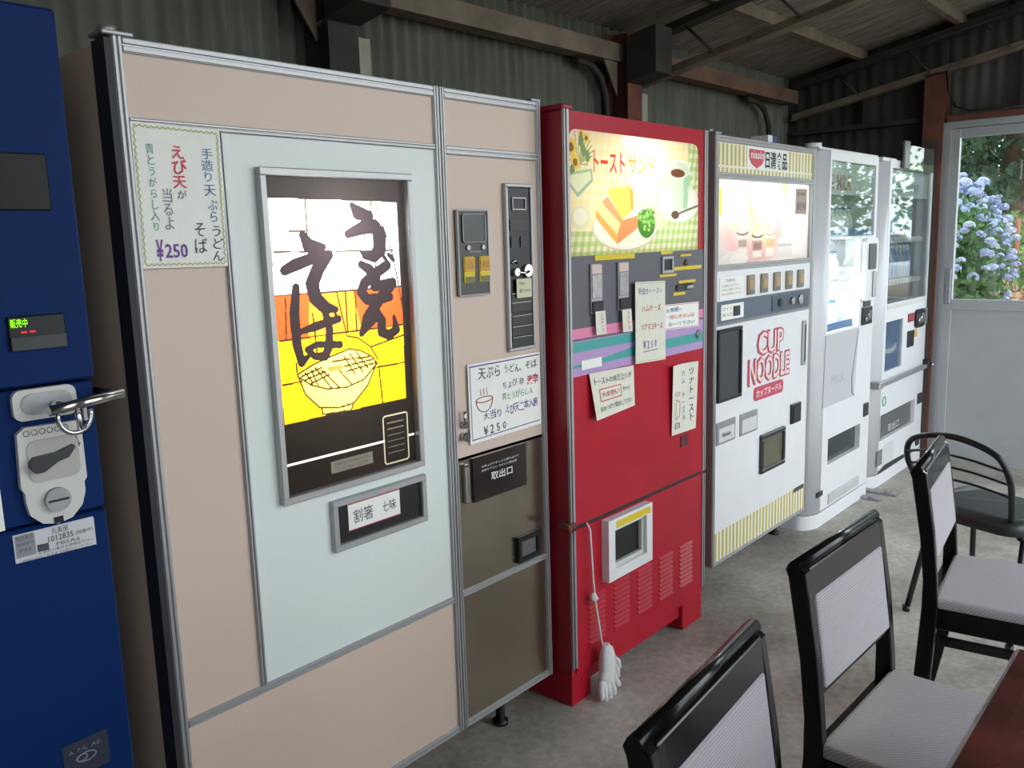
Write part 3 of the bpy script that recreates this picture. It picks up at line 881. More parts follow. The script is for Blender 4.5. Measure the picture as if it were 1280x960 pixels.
# ================================================================== RED TOAST SANDWICH MACHINE
yr = -.066
rm = thing('toast_vending_machine', 'red toast sandwich vending machine with a lit picture of toast and coffee', 'vending machine', (2.4, .35, 0))
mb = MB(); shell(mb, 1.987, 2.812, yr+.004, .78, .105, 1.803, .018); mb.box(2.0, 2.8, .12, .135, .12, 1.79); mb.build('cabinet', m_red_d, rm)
mb = MB()
for xa, xb_ in ((1.99, 2.09), (2.67, 2.812)):
    mb.box(xa, xb_, yr+.006, .76, 0, .104, .003)
mb.box(2.09, 2.67, yr+.02, .76, .05, .104)
mb.build('plinth', m_red, rm)
for xa, xb_ in ((1.985, 1.991), (1.997, 2.008), (2.793, 2.803), (2.808, 2.815)):
    B('trim_strip', m_alu, rm, xa, xb_, yr-.006, yr+.0035, .586, 1.808, .001)
    B('trim_strip', m_alu_d, rm, xa, xb_, yr-.006, yr+.0035, .13, .574, .001)
B('door_seal', m_rubber, rm, 2.006, 2.795, yr+.004, yr+.045, .574, .586)
# red header and upper door around the lit picture
px0, px1, pz0, pz1 = 2.012, 2.760, 1.398, 1.757
mb = MB()
mb.box(2.006, 2.795, yr, yr+.03, pz1, 1.806); mb.box(px1, 2.795, yr, yr+.03, pz0, pz1); mb.box(2.006, px0, yr, yr+.03, pz0, pz1)
mb.build('header', m_red, rm)
def keep(X, Z):
    r = .03
    ok = np.ones(X.shape, bool)
    for cx, sx in ((px0+r, -1), (px1-r, 1)):
        corner = ((X-cx)*sx > 0) & (Z > pz1-r)
        ok &= ~(corner & (np.hypot(X-cx, Z-(pz1-r)) > r))
    return ok
for cx, sx in ((px0, 1), (px1, -1)):
    pts = [(cx, pz1)]+[(cx+sx*(.032-.032*math.sin(a)), pz1-.032+.032*math.cos(a)) for a in [math.radians(d) for d in range(0, 91, 15)]]
    MB().prism(pts, yr-.0005, yr+.003).build('corner_piece', m_red, rm)
cv = Canvas(px0, px1, pz0, pz1, .0021, (.93, .91, .72))
# gingham cloth: yellow above, green below
green = (cv.Z < 1.47+.10*np.clip((cv.X-2.5)/.25, 0, 1)) | (cv.X > 2.69)
for k in range(40):
    xa = 1.99+k*.034
    m_ = (cv.X-.25*(cv.Z-1.4) >= xa) & (cv.X-.25*(cv.Z-1.4) < xa+.017)
    cv.put(m_ & ~green, (.93, .84, .36), .45); cv.put(m_ & green, (.30, .62, .12), .55)
for k in range(16):
    za = 1.395+k*.030
    m_ = (cv.Z >= za) & (cv.Z < za+.014)
    cv.put(m_ & ~green, (.93, .84, .36), .40); cv.put(m_ & green, (.30, .62, .12), .5)
# flowers and heart dish at the upper left
for a in range(14):
    th = a*.6
    cv.line([(2.06, 1.66), (2.06+.07*math.cos(th), 1.70+.05*math.sin(th))], .005, (.34, .42, .22), .8)
for cx, cz, rr in ((2.025, 1.706, .026), (2.045, 1.665, .022), (2.10, 1.735, .014), (2.075, 1.745, .012)):
    cv.ell(cx, cz, rr, rr, (.86, .68, .16)); cv.ell(cx, cz, rr*.5, rr*.5, (.30, .16, .05))
for cx, cz in ((2.085, 1.70), (2.105, 1.685), (2.075, 1.725), (2.03, 1.64)):
    cv.ell(cx, cz, .012, .018, (.22, .34, .16))
cv.poly([(2.012, 1.60), (2.055, 1.566), (2.132, 1.615), (2.126, 1.650), (2.048, 1.640), (2.012, 1.628)], (.42, .58, .46))
cv.poly([(2.012, 1.612), (2.055, 1.580), (2.122, 1.620), (2.118, 1.642), (2.048, 1.632), (2.012, 1.626)], (.80, .88, .66))
cv.ell(2.066, 1.509, .048, .034, (.70, .84, .62), .6); cv.ell(2.066, 1.512, .036, .025, (.92, .95, .86), .8)
# bowl and jug at the top
cv.ell(2.36, 1.735, .10, .03, (.97, .86, .66)); cv.ell(2.36, 1.742, .075, .022, (.98, .96, .88))
cv.poly([(2.48, 1.75), (2.58, 1.752), (2.56, 1.66), (2.50, 1.66)], (.92, .82, .66), .6)
cv.ell(2.424, 1.613, .035, .02, (.93, .72, .40), .5)
# saucer, cup, spoon
cv.ell(2.632, 1.556, .134, .066, (.62, .74, .62)); cv.ell(2.632, 1.560, .130, .064, (.93, .95, .92))
cv.poly([(2.568, 1.66), (2.70, 1.655), (2.684, 1.539), (2.582, 1.534)], (.66, .84, .70))
cv.poly([(2.66, 1.656), (2.70, 1.655), (2.684, 1.539), (2.655, 1.537)], (.42, .66, .50))
cv.line([(2.70, 1.655), (2.728, 1.66), (2.73, 1.625), (2.69, 1.60)], .012, (.70, .86, .74))
cv.ell(2.630, 1.670, .070, .031, (.88, .94, .90)); cv.ell(2.632, 1.667, .062, .025, (.70, .78, .70)); cv.ell(2.62, 1.655, .047, .014, (.18, .07, .04))
cv.line([(2.602, 1.517), (2.672, 1.532), (2.757, 1.549)], .008, (.20, .20, .14)); cv.ell(2.604, 1.518, .026, .014, (.16, .10, .07))
# plate with toast and parsley
cv.ell(2.307, 1.478, .182, .071, (.58, .66, .52)); cv.ell(2.307, 1.481, .178, .069, (.95, .95, .90)); cv.ell(2.307, 1.484, .14, .052, (.90, .90, .82))
cv.poly([(2.205, 1.587), (2.225, 1.598), (2.328, 1.606), (2.345, 1.532), (2.281, 1.500)], (.96, .74, .18))
cv.poly([(2.322, 1.606), (2.345, 1.594), (2.347, 1.532), (2.335, 1.530)], (.80, .40, .10))
cv.poly([(2.177, 1.556), (2.206, 1.572), (2.303, 1.488), (2.272, 1.472)], (.86, .40, .22))
cv.poly([(2.143, 1.531), (2.169, 1.556), (2.295, 1.477), (2.255, 1.457)], (.97, .78, .42))
cv.poly([(2.143, 1.531), (2.255, 1.457), (2.255, 1.428), (2.145, 1.505)], (.88, .46, .14))
cv.poly([(2.255, 1.457), (2.281, 1.500), (2.372, 1.516), (2.374, 1.477), (2.255, 1.428)], (.74, .34, .16))
random.seed(3)
cv.ell(2.424, 1.490, .052, .046, (.08, .26, .05))
for k in range(60):
    a, r = random.uniform(0, 6.28), random.uniform(.2, 1)
    cv.ell(2.424+.054*r*math.cos(a), 1.505+.036*r*math.sin(a), .008, .006, random.choice([(.20, .50, .12), (.36, .66, .20), (.10, .32, .07)]))
cv.text('トースト', 2.134, 2.30, 1.640, 1.702, (.80, .06, .06), bold=.02)
cv.text('サンド', 2.318, 2.475, 1.642, 1.700, (.86, .30, .08), bold=.02)
cv.build('lit_picture', mat_print('toast_film', .25, .75), rm, yr+.002, label='lit picture of toast, parsley and a coffee cup', keep=keep)
light_box(rm, px0, px1, pz0, pz1, yr+.03, yr+.15)
lamp(rm, (2.43, yr+.11, 1.66), 1.0, (1, .95, .82), .03)
lamp(rm, (2.20, yr+.12, 1.54), .24, (1, .95, .82), .03)
lamp(rm, (2.64, yr+.12, 1.50), .16, (1, .95, .82), .03)
# control band with coloured stripes
cv = Canvas(2.008, 2.792, 1.045, 1.398, .003, S(92, 92, 98))
pk, te, la = S(226, 130, 168), S(70, 160, 158), S(178, 148, 196)
cv.rect(2, 2.9, 1.157, 1.187, pk); cv.rect(2, 2.9, 1.045, 1.15, la); cv.rect(2, 2.42, 1.115, 1.148, te)
cv.poly([(2.0, 1.078), (2.0, 1.07), (2.4, 1.071), (2.9, 1.071), (2.9, 1.103), (2.35, 1.103), (2.15, 1.084)], te)
cv.rect(2, 2.9, 1.150, 1.157, S(84, 84, 96))
cb = cv.build('control_band', mat_print('plain_print', .4), rm, yr-.003, label='grey control band with pink, teal and lavender stripes')
mb = MB(); mb.box(2.006, 2.795, yr-.0025, yr+.03, .588, pz0); mb.build('upper_door', m_red, rm)
mb = MB(); mb.box(2.006, 2.795, yr-.002, yr+.03, .106, .574, .002); mb.build('lower_door', m_red, rm)
B('instruction_label', m_yellow, rm, 2.125, 2.342, yr-.006, yr-.003, 1.382, 1.398, .001)
for xa, xb_, za, zb_ in ((2.50, 2.575, 1.389, 1.398), (2.625, 2.70, 1.378, 1.385), (2.58, 2.772, 1.332, 1.344), (2.49, 2.60, 1.314, 1.322), (2.615, 2.73, 1.287, 1.296), (2.58, 2.66, 1.247, 1.257)):
    B('yellow_label', m_yellow, rm, xa, xb_, yr-.006, yr-.003, za, zb_)
for xa in (2.098, 2.242):
    dsn = MB().box(xa, xa+.058, yr-.010, yr-.003, 1.225, 1.373, .001).build('selection_window', m_alu_d, rm)
    B('sample_card', mat('pale_pink_card', S(214, 190, 180), .5), dsn, xa+.004, xa+.054, yr-.012, yr-.0095, 1.345, 1.370)
    B('foil_sample', mat('foil', S(200, 198, 196), .25, .6, .2, 60), dsn, xa+.004, xa+.054, yr-.013, yr-.0095, 1.27, 1.343, .003)
    B('dark_button', m_black, dsn, xa+.002, xa+.056, yr-.016, yr-.0095, 1.228, 1.262, .002)
cs = frame(MB(), 2.506, 2.578, 1.326, 1.382, .010, yr-.009, yr-.003, .001).build('coin_slot_frame', m_alu, rm)
B('coin_slot', m_black, rm, 2.516, 2.568, yr-.005, yr-.0035, 1.336, 1.372)
MB().cyl((2.665, yr-.002, 1.357), (0, -1, 0), .011, .006, 14).build('coin_light', mat('brown_lens', S(80, 40, 30), .3), rm)
MB().box(2.60, 2.70, yr-.010, yr-.003, 1.262, 1.284, .002).build('lever_base', m_dark, rm)
MB().box(2.655, 2.70, yr-.016, yr-.009, 1.266, 1.281, .003).build('return_lever', m_chrome, rm)
B('white_label', m_paper, rm, 2.05, 2.153, yr-.006, yr-.003, 1.062, 1.090)
MB().cyl((2.755, yr-.002, 1.10), (0, -1, 0), .016, .008, 16).build('door_lock', m_chrome, rm)
B('keyhole_plate', mat('dark_red_plate', S(90, 40, 40), .5), rm, 2.634, 2.686, yr-.006, yr, .706, .748, .002)
# pick up window
pw = frame(MB(), 2.147, 2.405, .366, .570, .036, yr-.03, yr, .001).build('pickup_frame', m_white, rm)
frame(MB(), 2.183, 2.369, .402, .534, .012, yr-.016, yr).build('pickup_inner_rim', m_offwhite, pw)
B('pickup_opening', m_black, rm, 2.185, 2.367, yr-.004, yr-.0022, .404, .532)
B('yellow_strip', m_yellow, pw, 2.19, 2.39, yr-.0315, yr-.029, .538, .560)
# louvres: one mesh, shared by all
lm = MB()
lm.bm.verts.ensure_lookup_table()
v = [lm.bm.verts.new(p) for p in ((-.046, 0, -.004), (.046, 0, -.004), (.046, 0, .004), (-.046, 0, .004), (-.042, -.007, -.004), (.042, -.007, -.004))]
for f in ((0, 1, 5, 4), (4, 5, 2, 3), (0, 4, 3), (1, 2, 5), (0, 3, 2, 1)):
    lm.bm.faces.new([v[i] for i in f])
lo = lm.build('louvre', m_red, rm, local=True)
first = True
for cx in (2.115, 2.255, 2.395, 2.535, 2.675):
    for k in range(10):
        o = lo if first else lo.copy()
        if not first:
            COL.objects.link(o); o.parent = rm
        first = False
        o.location = Vector((cx, yr-.002, .335-k*.0165))-origin(rm)
MB().box(1.965, 2.003, yr-.012, yr+.03, .590, .604, .002).build('hinge', m_rust, rm)
MB().box(1.985, 2.03, yr-.004, .06, 1.806, 1.822, .004).build('corner_cap', m_red_d, rm)

# ================================================================== NOODLE CUP MACHINE
yn = -.006
cn = thing('cup_noodle_machine', 'white cup noodle vending machine with cream and olive stripes and red logo', 'vending machine', (3.47, .35, 0))
mb = MB(); shell(mb, 2.995, 3.935, yn+.045, .78, .14, 1.808, .018); mb.box(3.01, 3.92, .16, .175, .15, 1.79); mb.build('cabinet', mat('grey_side', S(170, 168, 164), .5), cn)
rail_v(cn, 2.992, 3.012, .128, 1.815, yn); rail_v(cn, 3.915, 3.940, .128, 1.815, yn)
rail_h(cn, 3.012, 3.915, 1.790, 1.815, yn); rail_h(cn, 3.012, 3.915, .128, .143, yn); rail_h(cn, 3.012, 3.915, 1.655, 1.680, yn); rail_h(cn, 3.012, 3.915, 1.096, 1.106, yn); rail_h(cn, 3.012, 3.915, 1.308, 1.330, yn)
MB().box(2.985, 3.03, yn-.006, .06, 1.815, 1.824, .002).build('corner_cap', m_alu_d, cn)
MB().cyl((3.0, yn+.03, 1.824), (0, 0, 1), .014, .012, 14).build('hinge_pin', m_alu_d, cn)
ol, cr_ = S(186, 172, 96), S(232, 228, 206)
cv = Canvas(3.010, 3.918, 1.678, 1.792, .0036, cr_)
for k in range(27):
    xa = 3.018+k*.0338
    cv.rect(xa, xa+.0175, 1.708, 1.786, ol); cv.rect(xa, xa+.0175, 1.680, 1.698, ol)
cv.rect(3.262, 3.645, 1.704, 1.792, S(235, 235, 232))
cv.build('striped_sign', mat_print('plain_print', .4), cn, yn+.004, label='cream and olive striped sign band')
pts = [(3.280, 1.778), (3.412, 1.778), (3.41, 1.745), (3.392, 1.722), (3.346, 1.706), (3.30, 1.722), (3.282, 1.745)]
sh_ = MB().prism(pts, yn+.001, yn+.004).build('shield_emblem', mat('shield_red', S(204, 66, 78), .4), cn, label='red shield emblem with white lettering')
lettering(sh_, [('nissin', 3.288, 3.405, 1.742, 1.772, {'bold': .02})], yn+.0003, m_ink_white)
lettering(cn, [('日清食品', 3.425, 3.638, 1.708, 1.780, {'bold': .02})], yn+.0025, m_black, label='black sign lettering')
# lit window
cv = Canvas(3.012, 3.888, 1.330, 1.657, .0032, (.93, .90, .88))
cv.rect(3.01, 3.66, 1.33, 1.66, (.97, .93, .88))
cv.ell(3.34, 1.45, .33, .17, (.86, .55, .55), .9, soft=.35)
cv.ell(3.32, 1.50, .22, .11, (.96, .86, .72), .9, soft=.5)
random.seed(5)
for k in range(46):
    a, r = random.uniform(0, 6.28), random.uniform(0, 1)
    cv.ell(3.33+.24*r*math.cos(a), 1.50+.11*r*math.sin(a), .028, .014, random.choice([(.93, .62, .60), (.95, .82, .42), (.98, .94, .82), (.88, .66, .52)]), .75, ang=a)
cv.rect(3.01, 3.06, 1.52, 1.62, (.95, .80, .12))
cv.rect(3.60, 3.66, 1.60, 1.66, (.97, .74, .42), .7)
for cx, zt_, cc, dd in ((3.235, 1.452, (.72, .68, .62), (.30, .18, .12)), (3.37, 1.440, (.60, .42, .36), (.25, .12, .10)), (3.49, 1.448, (.88, .66, .30), (.62, .56, .40))):
    cv.poly([(cx-.05, zt_), (cx+.05, zt_), (cx+.04, 1.352), (cx-.04, 1.352)], (.93, .90, .84))
    cv.poly([(cx-.047, zt_-.022), (cx+.047, zt_-.022), (cx+.044, zt_-.062), (cx-.044, zt_-.062)], cc)
    cv.rect(cx-.035, cx+.035, zt_-.055, zt_-.03, dd, .6)
    cv.ell(cx, zt_, .052, .012, dd); cv.ell(cx, zt_+.004, .044, .008, (.88, .84, .78))
cv.rect(3.56, 3.72, 1.345, 1.43, (.86, .86, .84)); cv.rect(3.57, 3.71, 1.39, 1.40, (.6, .62, .64))
for cx in (3.12, 3.20):
    cv.ell(cx, 1.352, .09, .03, (.86, .85, .82)); cv.ell(cx, 1.348, .08, .022, (.95, .94, .92))
cv.build('lit_window', mat_print('cup_film', .2, .78), cn, yn+.006, label='brightly lit window with noodle picture and cups')
light_box(cn, 3.012, 3.888, 1.330, 1.657, yn+.03, .13)
for lx in (3.15, 3.45, 3.75):
    lamp(cn, (lx, .09, 1.56), .55, (1, .96, .9), .04)
frame(MB(), 3.006, 3.894, 1.324, 1.662, .008, yn-.006, yn+.01, .001).build('window_frame', m_alu, cn)
pc = MB().box(3.73, 3.845, yn-.002, yn+.002, 1.525, 1.635).build('price_card', mat('grey_card', S(176, 160, 148), .7), cn)
lettering(pc, [('カップめん', 3.74, 3.83, 1.605, 1.622, {'hand': .5}), ('¥190', 3.745, 3.835, 1.54, 1.575, {'hand': .6})], yn-.003, m_ink)
panel(cn, m_white, 3.012, 3.915, 1.106, 1.308, yn+.002)
panel(cn, m_white, 3.012, 3.915, .143, 1.096, yn+.002)
panel(cn, m_white, 3.894, 3.915, 1.330, 1.655, yn+.002)
lb_ = B('instruction_label', m_paper, cn, 3.037, 3.237, yn-.001, yn+.003, 1.195, 1.283)
lettering(lb_, [('ご利用方法', 3.08, 3.16, 1.264, 1.276), ('①お金を入れて下さい', 3.05, 3.20, 1.246, 1.255), ('②ボタンを押して下さい', 3.05, 3.21, 1.230, 1.239), ('③カップを取出して下さい', 3.05, 3.22, 1.214, 1.223)], yn-.0016, m_ink)
for k in range(5):
    xa = 3.270+k*.1245
    bt = MB().box(xa, xa+.060, yn-.008, yn+.003, 1.203, 1.282, .003).build('choice_button', mat('button_grey', S(140, 128, 108), .35), cn)
    B('button_picture', mat('button_tan', S(176, 146, 104), .5), bt, xa+.010, xa+.050, yn-.0095, yn-.007, 1.224, 1.262)
    B('button_base', mat('button_slate', S(110, 116, 122), .5), bt, xa+.010, xa+.050, yn-.0095, yn-.007, 1.207, 1.221)
B('coin_band', mat('slate_band', S(86, 98, 112), .4), cn, 3.014, 3.905, yn-.003, yn+.003, 1.108, 1.192)
wb = B('coin_plate', m_paper, cn, 3.04, 3.231, yn-.006, yn-.002, 1.118, 1.178)
B('bill_inlet', m_black, wb, 3.14, 3.195, yn-.010, yn-.005, 1.128, 1.168, .002)
lettering(wb, [('コイン', 3.05, 3.13, 1.155, 1.168), ('投入口', 3.05, 3.13, 1.132, 1.145)], yn-.0066, m_ink)
cpn = MB().prism(round_rect(3.50, 3.882, 1.116, 1.184, .006), yn-.006, yn-.002).build('coin_panel', mat('slate_dark', S(62, 72, 84), .35), cn)
MB().cyl((3.70, yn-.005, 1.150), (0, -1, 0), .016, .010, 14).build('return_knob', m_chrome, cpn)
MB().cyl((3.79, yn-.005, 1.150), (0, -1, 0), .022, .008, 18).build('coin_inlet', m_chrome, cpn)
MB().cyl((3.58, yn-.005, 1.150), (0, -1, 0), .018, .006, 18).build('coin_gauge', m_black, cpn)
# lower door fittings
frame(MB(), 3.015, 3.218, .796, 1.084, .014, yn-.012, yn+.004, .003).build('tray_frame', m_black, cn)
B('tray_glass', mat('tray_smoke', S(58, 62, 66), .12), cn, 3.03, 3.203, yn-.004, yn+.003, .81, 1.07)
# logo: red outline behind pale letters
lg_r, lg_w = mat('logo_red', S(196, 74, 92), .5), mat('logo_pale', S(240, 214, 212), .5)
r0, z0_ = 3.30, .0
for it in (('CUP', 3.370, 3.640, .934, 1.044, {'bold': .055}), ('NOODLE', 3.290, 3.705, .818, .936, {'bold': .06})):
    lettering(cn, [it], yn-.0010, lg_r, label='red outline of the logo lettering')
for it in (('CUP', 3.382, 3.630, .943, 1.036, {'bold': .012}), ('NOODLE', 3.303, 3.696, .826, .928, {'bold': .012})):
    lettering(cn, [it], yn-.0022, lg_w, label='pale pink logo lettering')
kb = MB().prism(round_rect(3.350, 3.640, .750, .808, .018), yn-.0015, yn+.002).build('logo_bar', lg_r, cn)
lettering(kb, [('カップヌードル', 3.368, 3.622, .762, .797, {'bold': .03})], yn-.0024, lg_w)
MB().box(3.835, 3.868, yn-.010, yn+.004, .842, 1.048, .004).build('pull_handle', m_alu, cn)
B('handle_slot', m_dark, cn, 3.845, 3.858, yn-.0105, yn-.009, .86, 1.03)
for xa, mm in ((3.022, m_alu_d), (3.224, m_alu_d)):
    rc = MB().box(xa, xa+.158, yn-.004, yn+.003, .624, .716, .002).build('recess_tray', mm, cn)
    B('recess_face', mat('recess_inner', S(206, 208, 210), .4), rc, xa+.012, xa+.146, yn-.0055, yn-.0035, .634, .69)  # pale inner face of the recess tray
MB().box(3.06, 3.12, yn-.014, yn-.003, .655, .672, .003).build('latch', m_chrome, cn)
MB().box(3.728, 3.828, yn-.010, yn+.003, .584, .676, .003).build('coin_return', m_black, cn)
B('coin_return_cup', m_dark, cn, 3.742, 3.814, yn-.0115, yn-.0095, .596, .655)
frame(MB(), 3.414, 3.655, .420, .592, .020, yn-.014, yn+.004, .004).build('flap_frame', m_dark, cn)
B('flap', mat('amber_smoke_flap', S(96, 92, 74), .25, 0, .2, 20), cn, 3.434, 3.635, yn-.005, yn+.003, .44, .572)
cv = Canvas(3.012, 3.915, .143, .264, .0036, S(236, 233, 216))
for k in range(29):
    xa = 3.018+k*.0314
    cv.rect(xa, xa+.0165, .143, .262, ol)
cv.rect(3.79, 3.905, .243, .264, S(70, 70, 66))
cv.build('striped_kickplate', mat_print('plain_print', .4), cn, yn+.001, label='cream and olive striped strip along the bottom')
for xx in (3.08, 3.86):
    for yy in (.12, .70):
        MB().tube([(xx, yy, .0), (xx, yy, .012), (xx, yy, .0121), (xx, yy, .145)], [.026, .026, .015, .015], 14).build('levelling_leg', m_black, cn)

# ================================================================== WHITE MILK AND DRINK MACHINES
def corner_profile(x0, x1, y0, yb, rx, ry):
    pts = [(x0+rx-rx*math.sin(a), y0+ry-ry*math.cos(a)) for a in [math.radians(d) for d in range(0, 91, 10)]]
    return pts+[(x0, yb), (x1, yb), (x1, y0+.012), (x1-.012, y0)]
ym = -.014
m_pillar = mat('shaded_white_pillar', S(206, 207, 210), .3)  # greyer than the door; shade of the rounded corner put into the colour
def white_machine(name, label, x0, x1, cut):
    """cut: (xa, xb, za, zb) openings through the door, sorted; returns root"""
    r = thing(name, label, 'vending machine', ((x0+x1)/2, .36, 0))
    mb = MB(); shell(mb, x0+.004, x1-.004, .07, .76, .06, 1.80, .02); mb.build('cabinet', m_white, r)
    mb = MB(); mb.prism_z([(x0+.13-.13*math.sin(a), ym+.09-.09*math.cos(a)) for a in [math.radians(d) for d in range(0, 91, 9)]]+[(x0, .075), (x0+.13, .075)], .075, 1.818)
    p = mb.build('rounded_pillar', m_pillar, r)
    for f in p.data.polygons:
        f.use_smooth = abs(f.normal.z) < .5 and f.normal.y < -.01
    MB().prism_z(corner_profile(x0-.004, x1, ym-.004, .70, .12, .08), .0, .07).build('plinth', m_white, r)
    return r
def door_sheet(mb, x0, x1, z0, z1, cuts, ya, yb):
    """sheet with rectangular openings: split into cells"""
    xs = sorted({x0, x1}|{c[0] for c in cuts}|{c[1] for c in cuts}); zs = sorted({z0, z1}|{c[2] for c in cuts}|{c[3] for c in cuts})
    for a, b2 in zip(xs[:-1], xs[1:]):
        run = None
        for c, d in zip(zs[:-1], zs[1:]):
            mx_, mz_ = (a+b2)/2, (c+d)/2
            hole = any(q[0] < mx_ < q[1] and q[2] < mz_ < q[3] for q in cuts)
            if not hole:
                run = (run[0], d) if run else (c, d)
            if hole and run:
                mb.box(a, b2, ya, yb, run[0], run[1]); run = None
        if run:
            mb.box(a, b2, ya, yb, run[0], run[1])
    bmesh.ops.remove_doubles(mb.bm, verts=mb.bm.verts[:], dist=.0001)
    seen = {}
    for f in list(mb.bm.faces):          # drop the doubled inner faces between cells
        k = tuple(round(v, 4) for v in f.calc_center_median())
        if k in seen:
            pass
        seen[k] = f
    return mb
mk = white_machine('milk_machine', 'white milk vending machine with a tall lit glass front', 3.968, 4.758, None)
cut_m = [(4.118, 4.722, 1.42, 1.775), (4.118, 4.545, .960, 1.42), (4.175, 4.626, .295, .428)]
door_sheet(MB(), 4.098, 4.758, .075, 1.818, cut_m, ym, .066).build('door', m_white, mk)
MB().cyl((4.02, .04, 1.818), (0, 0, 1), .038, .03, 20).build('hinge_cap', m_white, mk)
B('door_top_lip', m_white, mk, 3.97, 4.76, -.01, .07, 1.818, 1.828, .003)
B('display_glass', mat_glass('vending_glass', (.9, .93, .93, 1), 1.85), mk, 4.112, 4.728, ym+.006, ym+.010, 1.425, 1.78)
B('display_glass', mat_glass('vending_glass', (.9, .93, .93, 1), 1.85), mk, 4.112, 4.550, ym+.006, ym+.010, .955, 1.425)
mb = MB(); shell(mb, 4.108, 4.735, .066, .34, .93, 1.79, .01); mb.build('display_case', m_lightbox, mk)
m_shelfblue = mat('blue_price_strip', S(64, 112, 160), .4)
B('price_strip', m_shelfblue, mk, 4.12, 4.72, .020, .035, 1.418, 1.462)
B('price_strip', m_shelfblue, mk, 4.12, 4.543, .020, .035, .962, .995)
B('shelf', m_white, mk, 4.112, 4.73, .035, .33, 1.405, 1.417)
B('shelf', m_white, mk, 4.112, 4.545, .035, .33, 1.185, 1.195)
for k in range(12):
    B('price_tag', m_paper, mk, 4.128+k*.049, 4.165+k*.049, .017, .021, 1.405, 1.417)
for k in range(9):
    B('price_tag', m_paper, mk, 4.124+k*.046, 4.158+k*.046, .010, .015, .945, .960)
hd = B('header_card', mat('milk_card', S(206, 208, 206), .5), mk, 4.13, 4.72, .006, .010, 1.62, 1.77)
lettering(hd, [('G MILK', 4.135, 4.43, 1.640, 1.715, {'bold': .01})], .004, mat('milk_red', S(196, 84, 92), .6))
lamp(mk, (4.33, .055, 1.165), 6, (.96, 1, 1), .02)
lamp(mk, (4.33, .055, 1.38), 1.5, (.96, 1, 1), .02)
# bill and coin unit
cu = MB().prism(round_rect(4.552, 4.735, 1.085, 1.405, .022), ym-.022, ym+.002).build('coin_unit', m_white, mk)
MB().prism(round_rect(4.592, 4.70, 1.245, 1.378, .012), ym-.027, ym-.020).build('bill_slot', m_dark, cu)
MB().box(4.66, 4.70, ym-.034, ym-.02, 1.10, 1.235, .006).build('unit_grip', m_alu, cu)
MB().box(4.600, 4.702, ym-.006, ym+.002, 1.052, 1.088, .002).build('coin_display', m_dark, mk)
cq = MB().box(4.580, 4.722, ym-.010, ym+.002, .957, 1.05, .003).build('coin_slot_plate', m_black, mk)
MB().cyl((4.675, ym-.008, 1.005), (0, -1, 0), .024, .008, 16).build('coin_inlet', m_chrome, cq)
MB().cyl((4.615, ym-.008, .99), (0, -1, 0), .014, .012, 14).build('return_lever', m_chrome, cq)
gp = MB().prism([(4.083, .598), (4.508, .598), (4.54, .952), (4.10, .952)], ym-.004, ym+.001).build('lower_panel', mat('pale_grey_panel', S(196, 197, 199), .35), mk)
MB().tube([(4.505, ym-.004, .60), (4.468, ym-.006, .62), (4.46, ym-.006, .70), (4.535, ym-.004, .945)], .003, 6).build('panel_edge', m_alu_d, gp)
lettering(gp, [('MILK', 4.18, 4.36, .70, .742)], ym-.0048, mat('faint_grey_ink', S(176, 177, 180), .5))
mb = MB(); shell(mb, 4.17, 4.631, .02, .22, .29, .433, .006); mb.build('pickup_box', m_dark, mk)
B('pickup_flap', mat('smoked_flap', S(54, 62, 66), .15), mk, 4.172, 4.629, .012, .018, .292, .431)
MB().box(4.662, 4.73, ym-.008, ym+.002, .455, .528, .004).build('coin_return', m_dark, mk)
vt = B('vent_plate', mat('vent_grey', S(186, 187, 188), .5), mk, 4.195, 4.628, ym-.003, ym+.001, .085, .14)
for k in range(5):
    B('vent_slat', m_offwhite, vt, 4.20, 4.622, ym-.006, ym-.002, .089+k*.0105, .0945+k*.0105)
B('maker_badge', m_dark, mk, 4.05, 4.12, ym-.003, ym+.001, .155, .18)

dk = white_machine('drink_machine', 'white sports drink vending machine nearest the far sliding door', 4.830, 5.742, None)
cut_d = [(4.984, 5.712, 1.035, 1.775), (4.985, 5.282, .655, .935), (4.944, 5.585, .262, .41)]
door_sheet(MB(), 4.960, 5.742, .075, 1.818, cut_d, ym, .066).build('door', m_white, dk)
B('door_top_lip', m_white, dk, 4.83, 5.05, -.012, .07, 1.806, 1.826, .003)
B('display_glass', mat_glass('vending_glass'), dk, 4.978, 5.718, ym+.006, ym+.010, 1.03, 1.78)
mb = MB(); shell(mb, 4.975, 5.722, .066, .34, 1.02, 1.79, .01); mb.build('display_case', mat('case_grey', S(150, 152, 152), .6), dk)
hd = B('header_card', mat('drink_card', S(196, 202, 200), .5), dk, 4.99, 5.708, .006, .010, 1.62, 1.77)
lettering(hd, [('POCARI SWEAT', 5.0, 5.52, 1.645, 1.70, {'bold': .01})], .004, mat('drink_green', S(86, 132, 128), .6))
for k, zz in enumerate((1.40, 1.16)):
    B('shelf', m_white, dk, 4.985, 5.712, .03, .33, zz-.03, zz)
    for q in range(12):
        B('choice_button', m_offwhite, dk, 4.994+q*.06, 5.038+q*.06, .020, .03, zz-.026, zz-.004)
B('price_strip', m_offwhite, dk, 4.985, 5.71, ym-.002, ym+.004, 1.005, 1.03)
bl = B('blue_panel', mat('drink_blue', S(50, 104, 160), .3), dk, 4.985, 5.282, .004, .010, .655, .935)
flat_mesh('white_wave', [(4.99, .80), (5.07, .775), (5.16, .775), (5.24, .80), (5.235, .765), (5.16, .745), (5.07, .75), (4.99, .765)], [(0, 1, 6, 7), (1, 2, 5, 6), (2, 3, 4, 5)], lambda x, z: (x, .0032, z), m_ink_white, bl)
B('panel_glass', mat_glass('vending_glass'), dk, 4.980, 5.287, ym+.004, ym+.008, .65, .94)
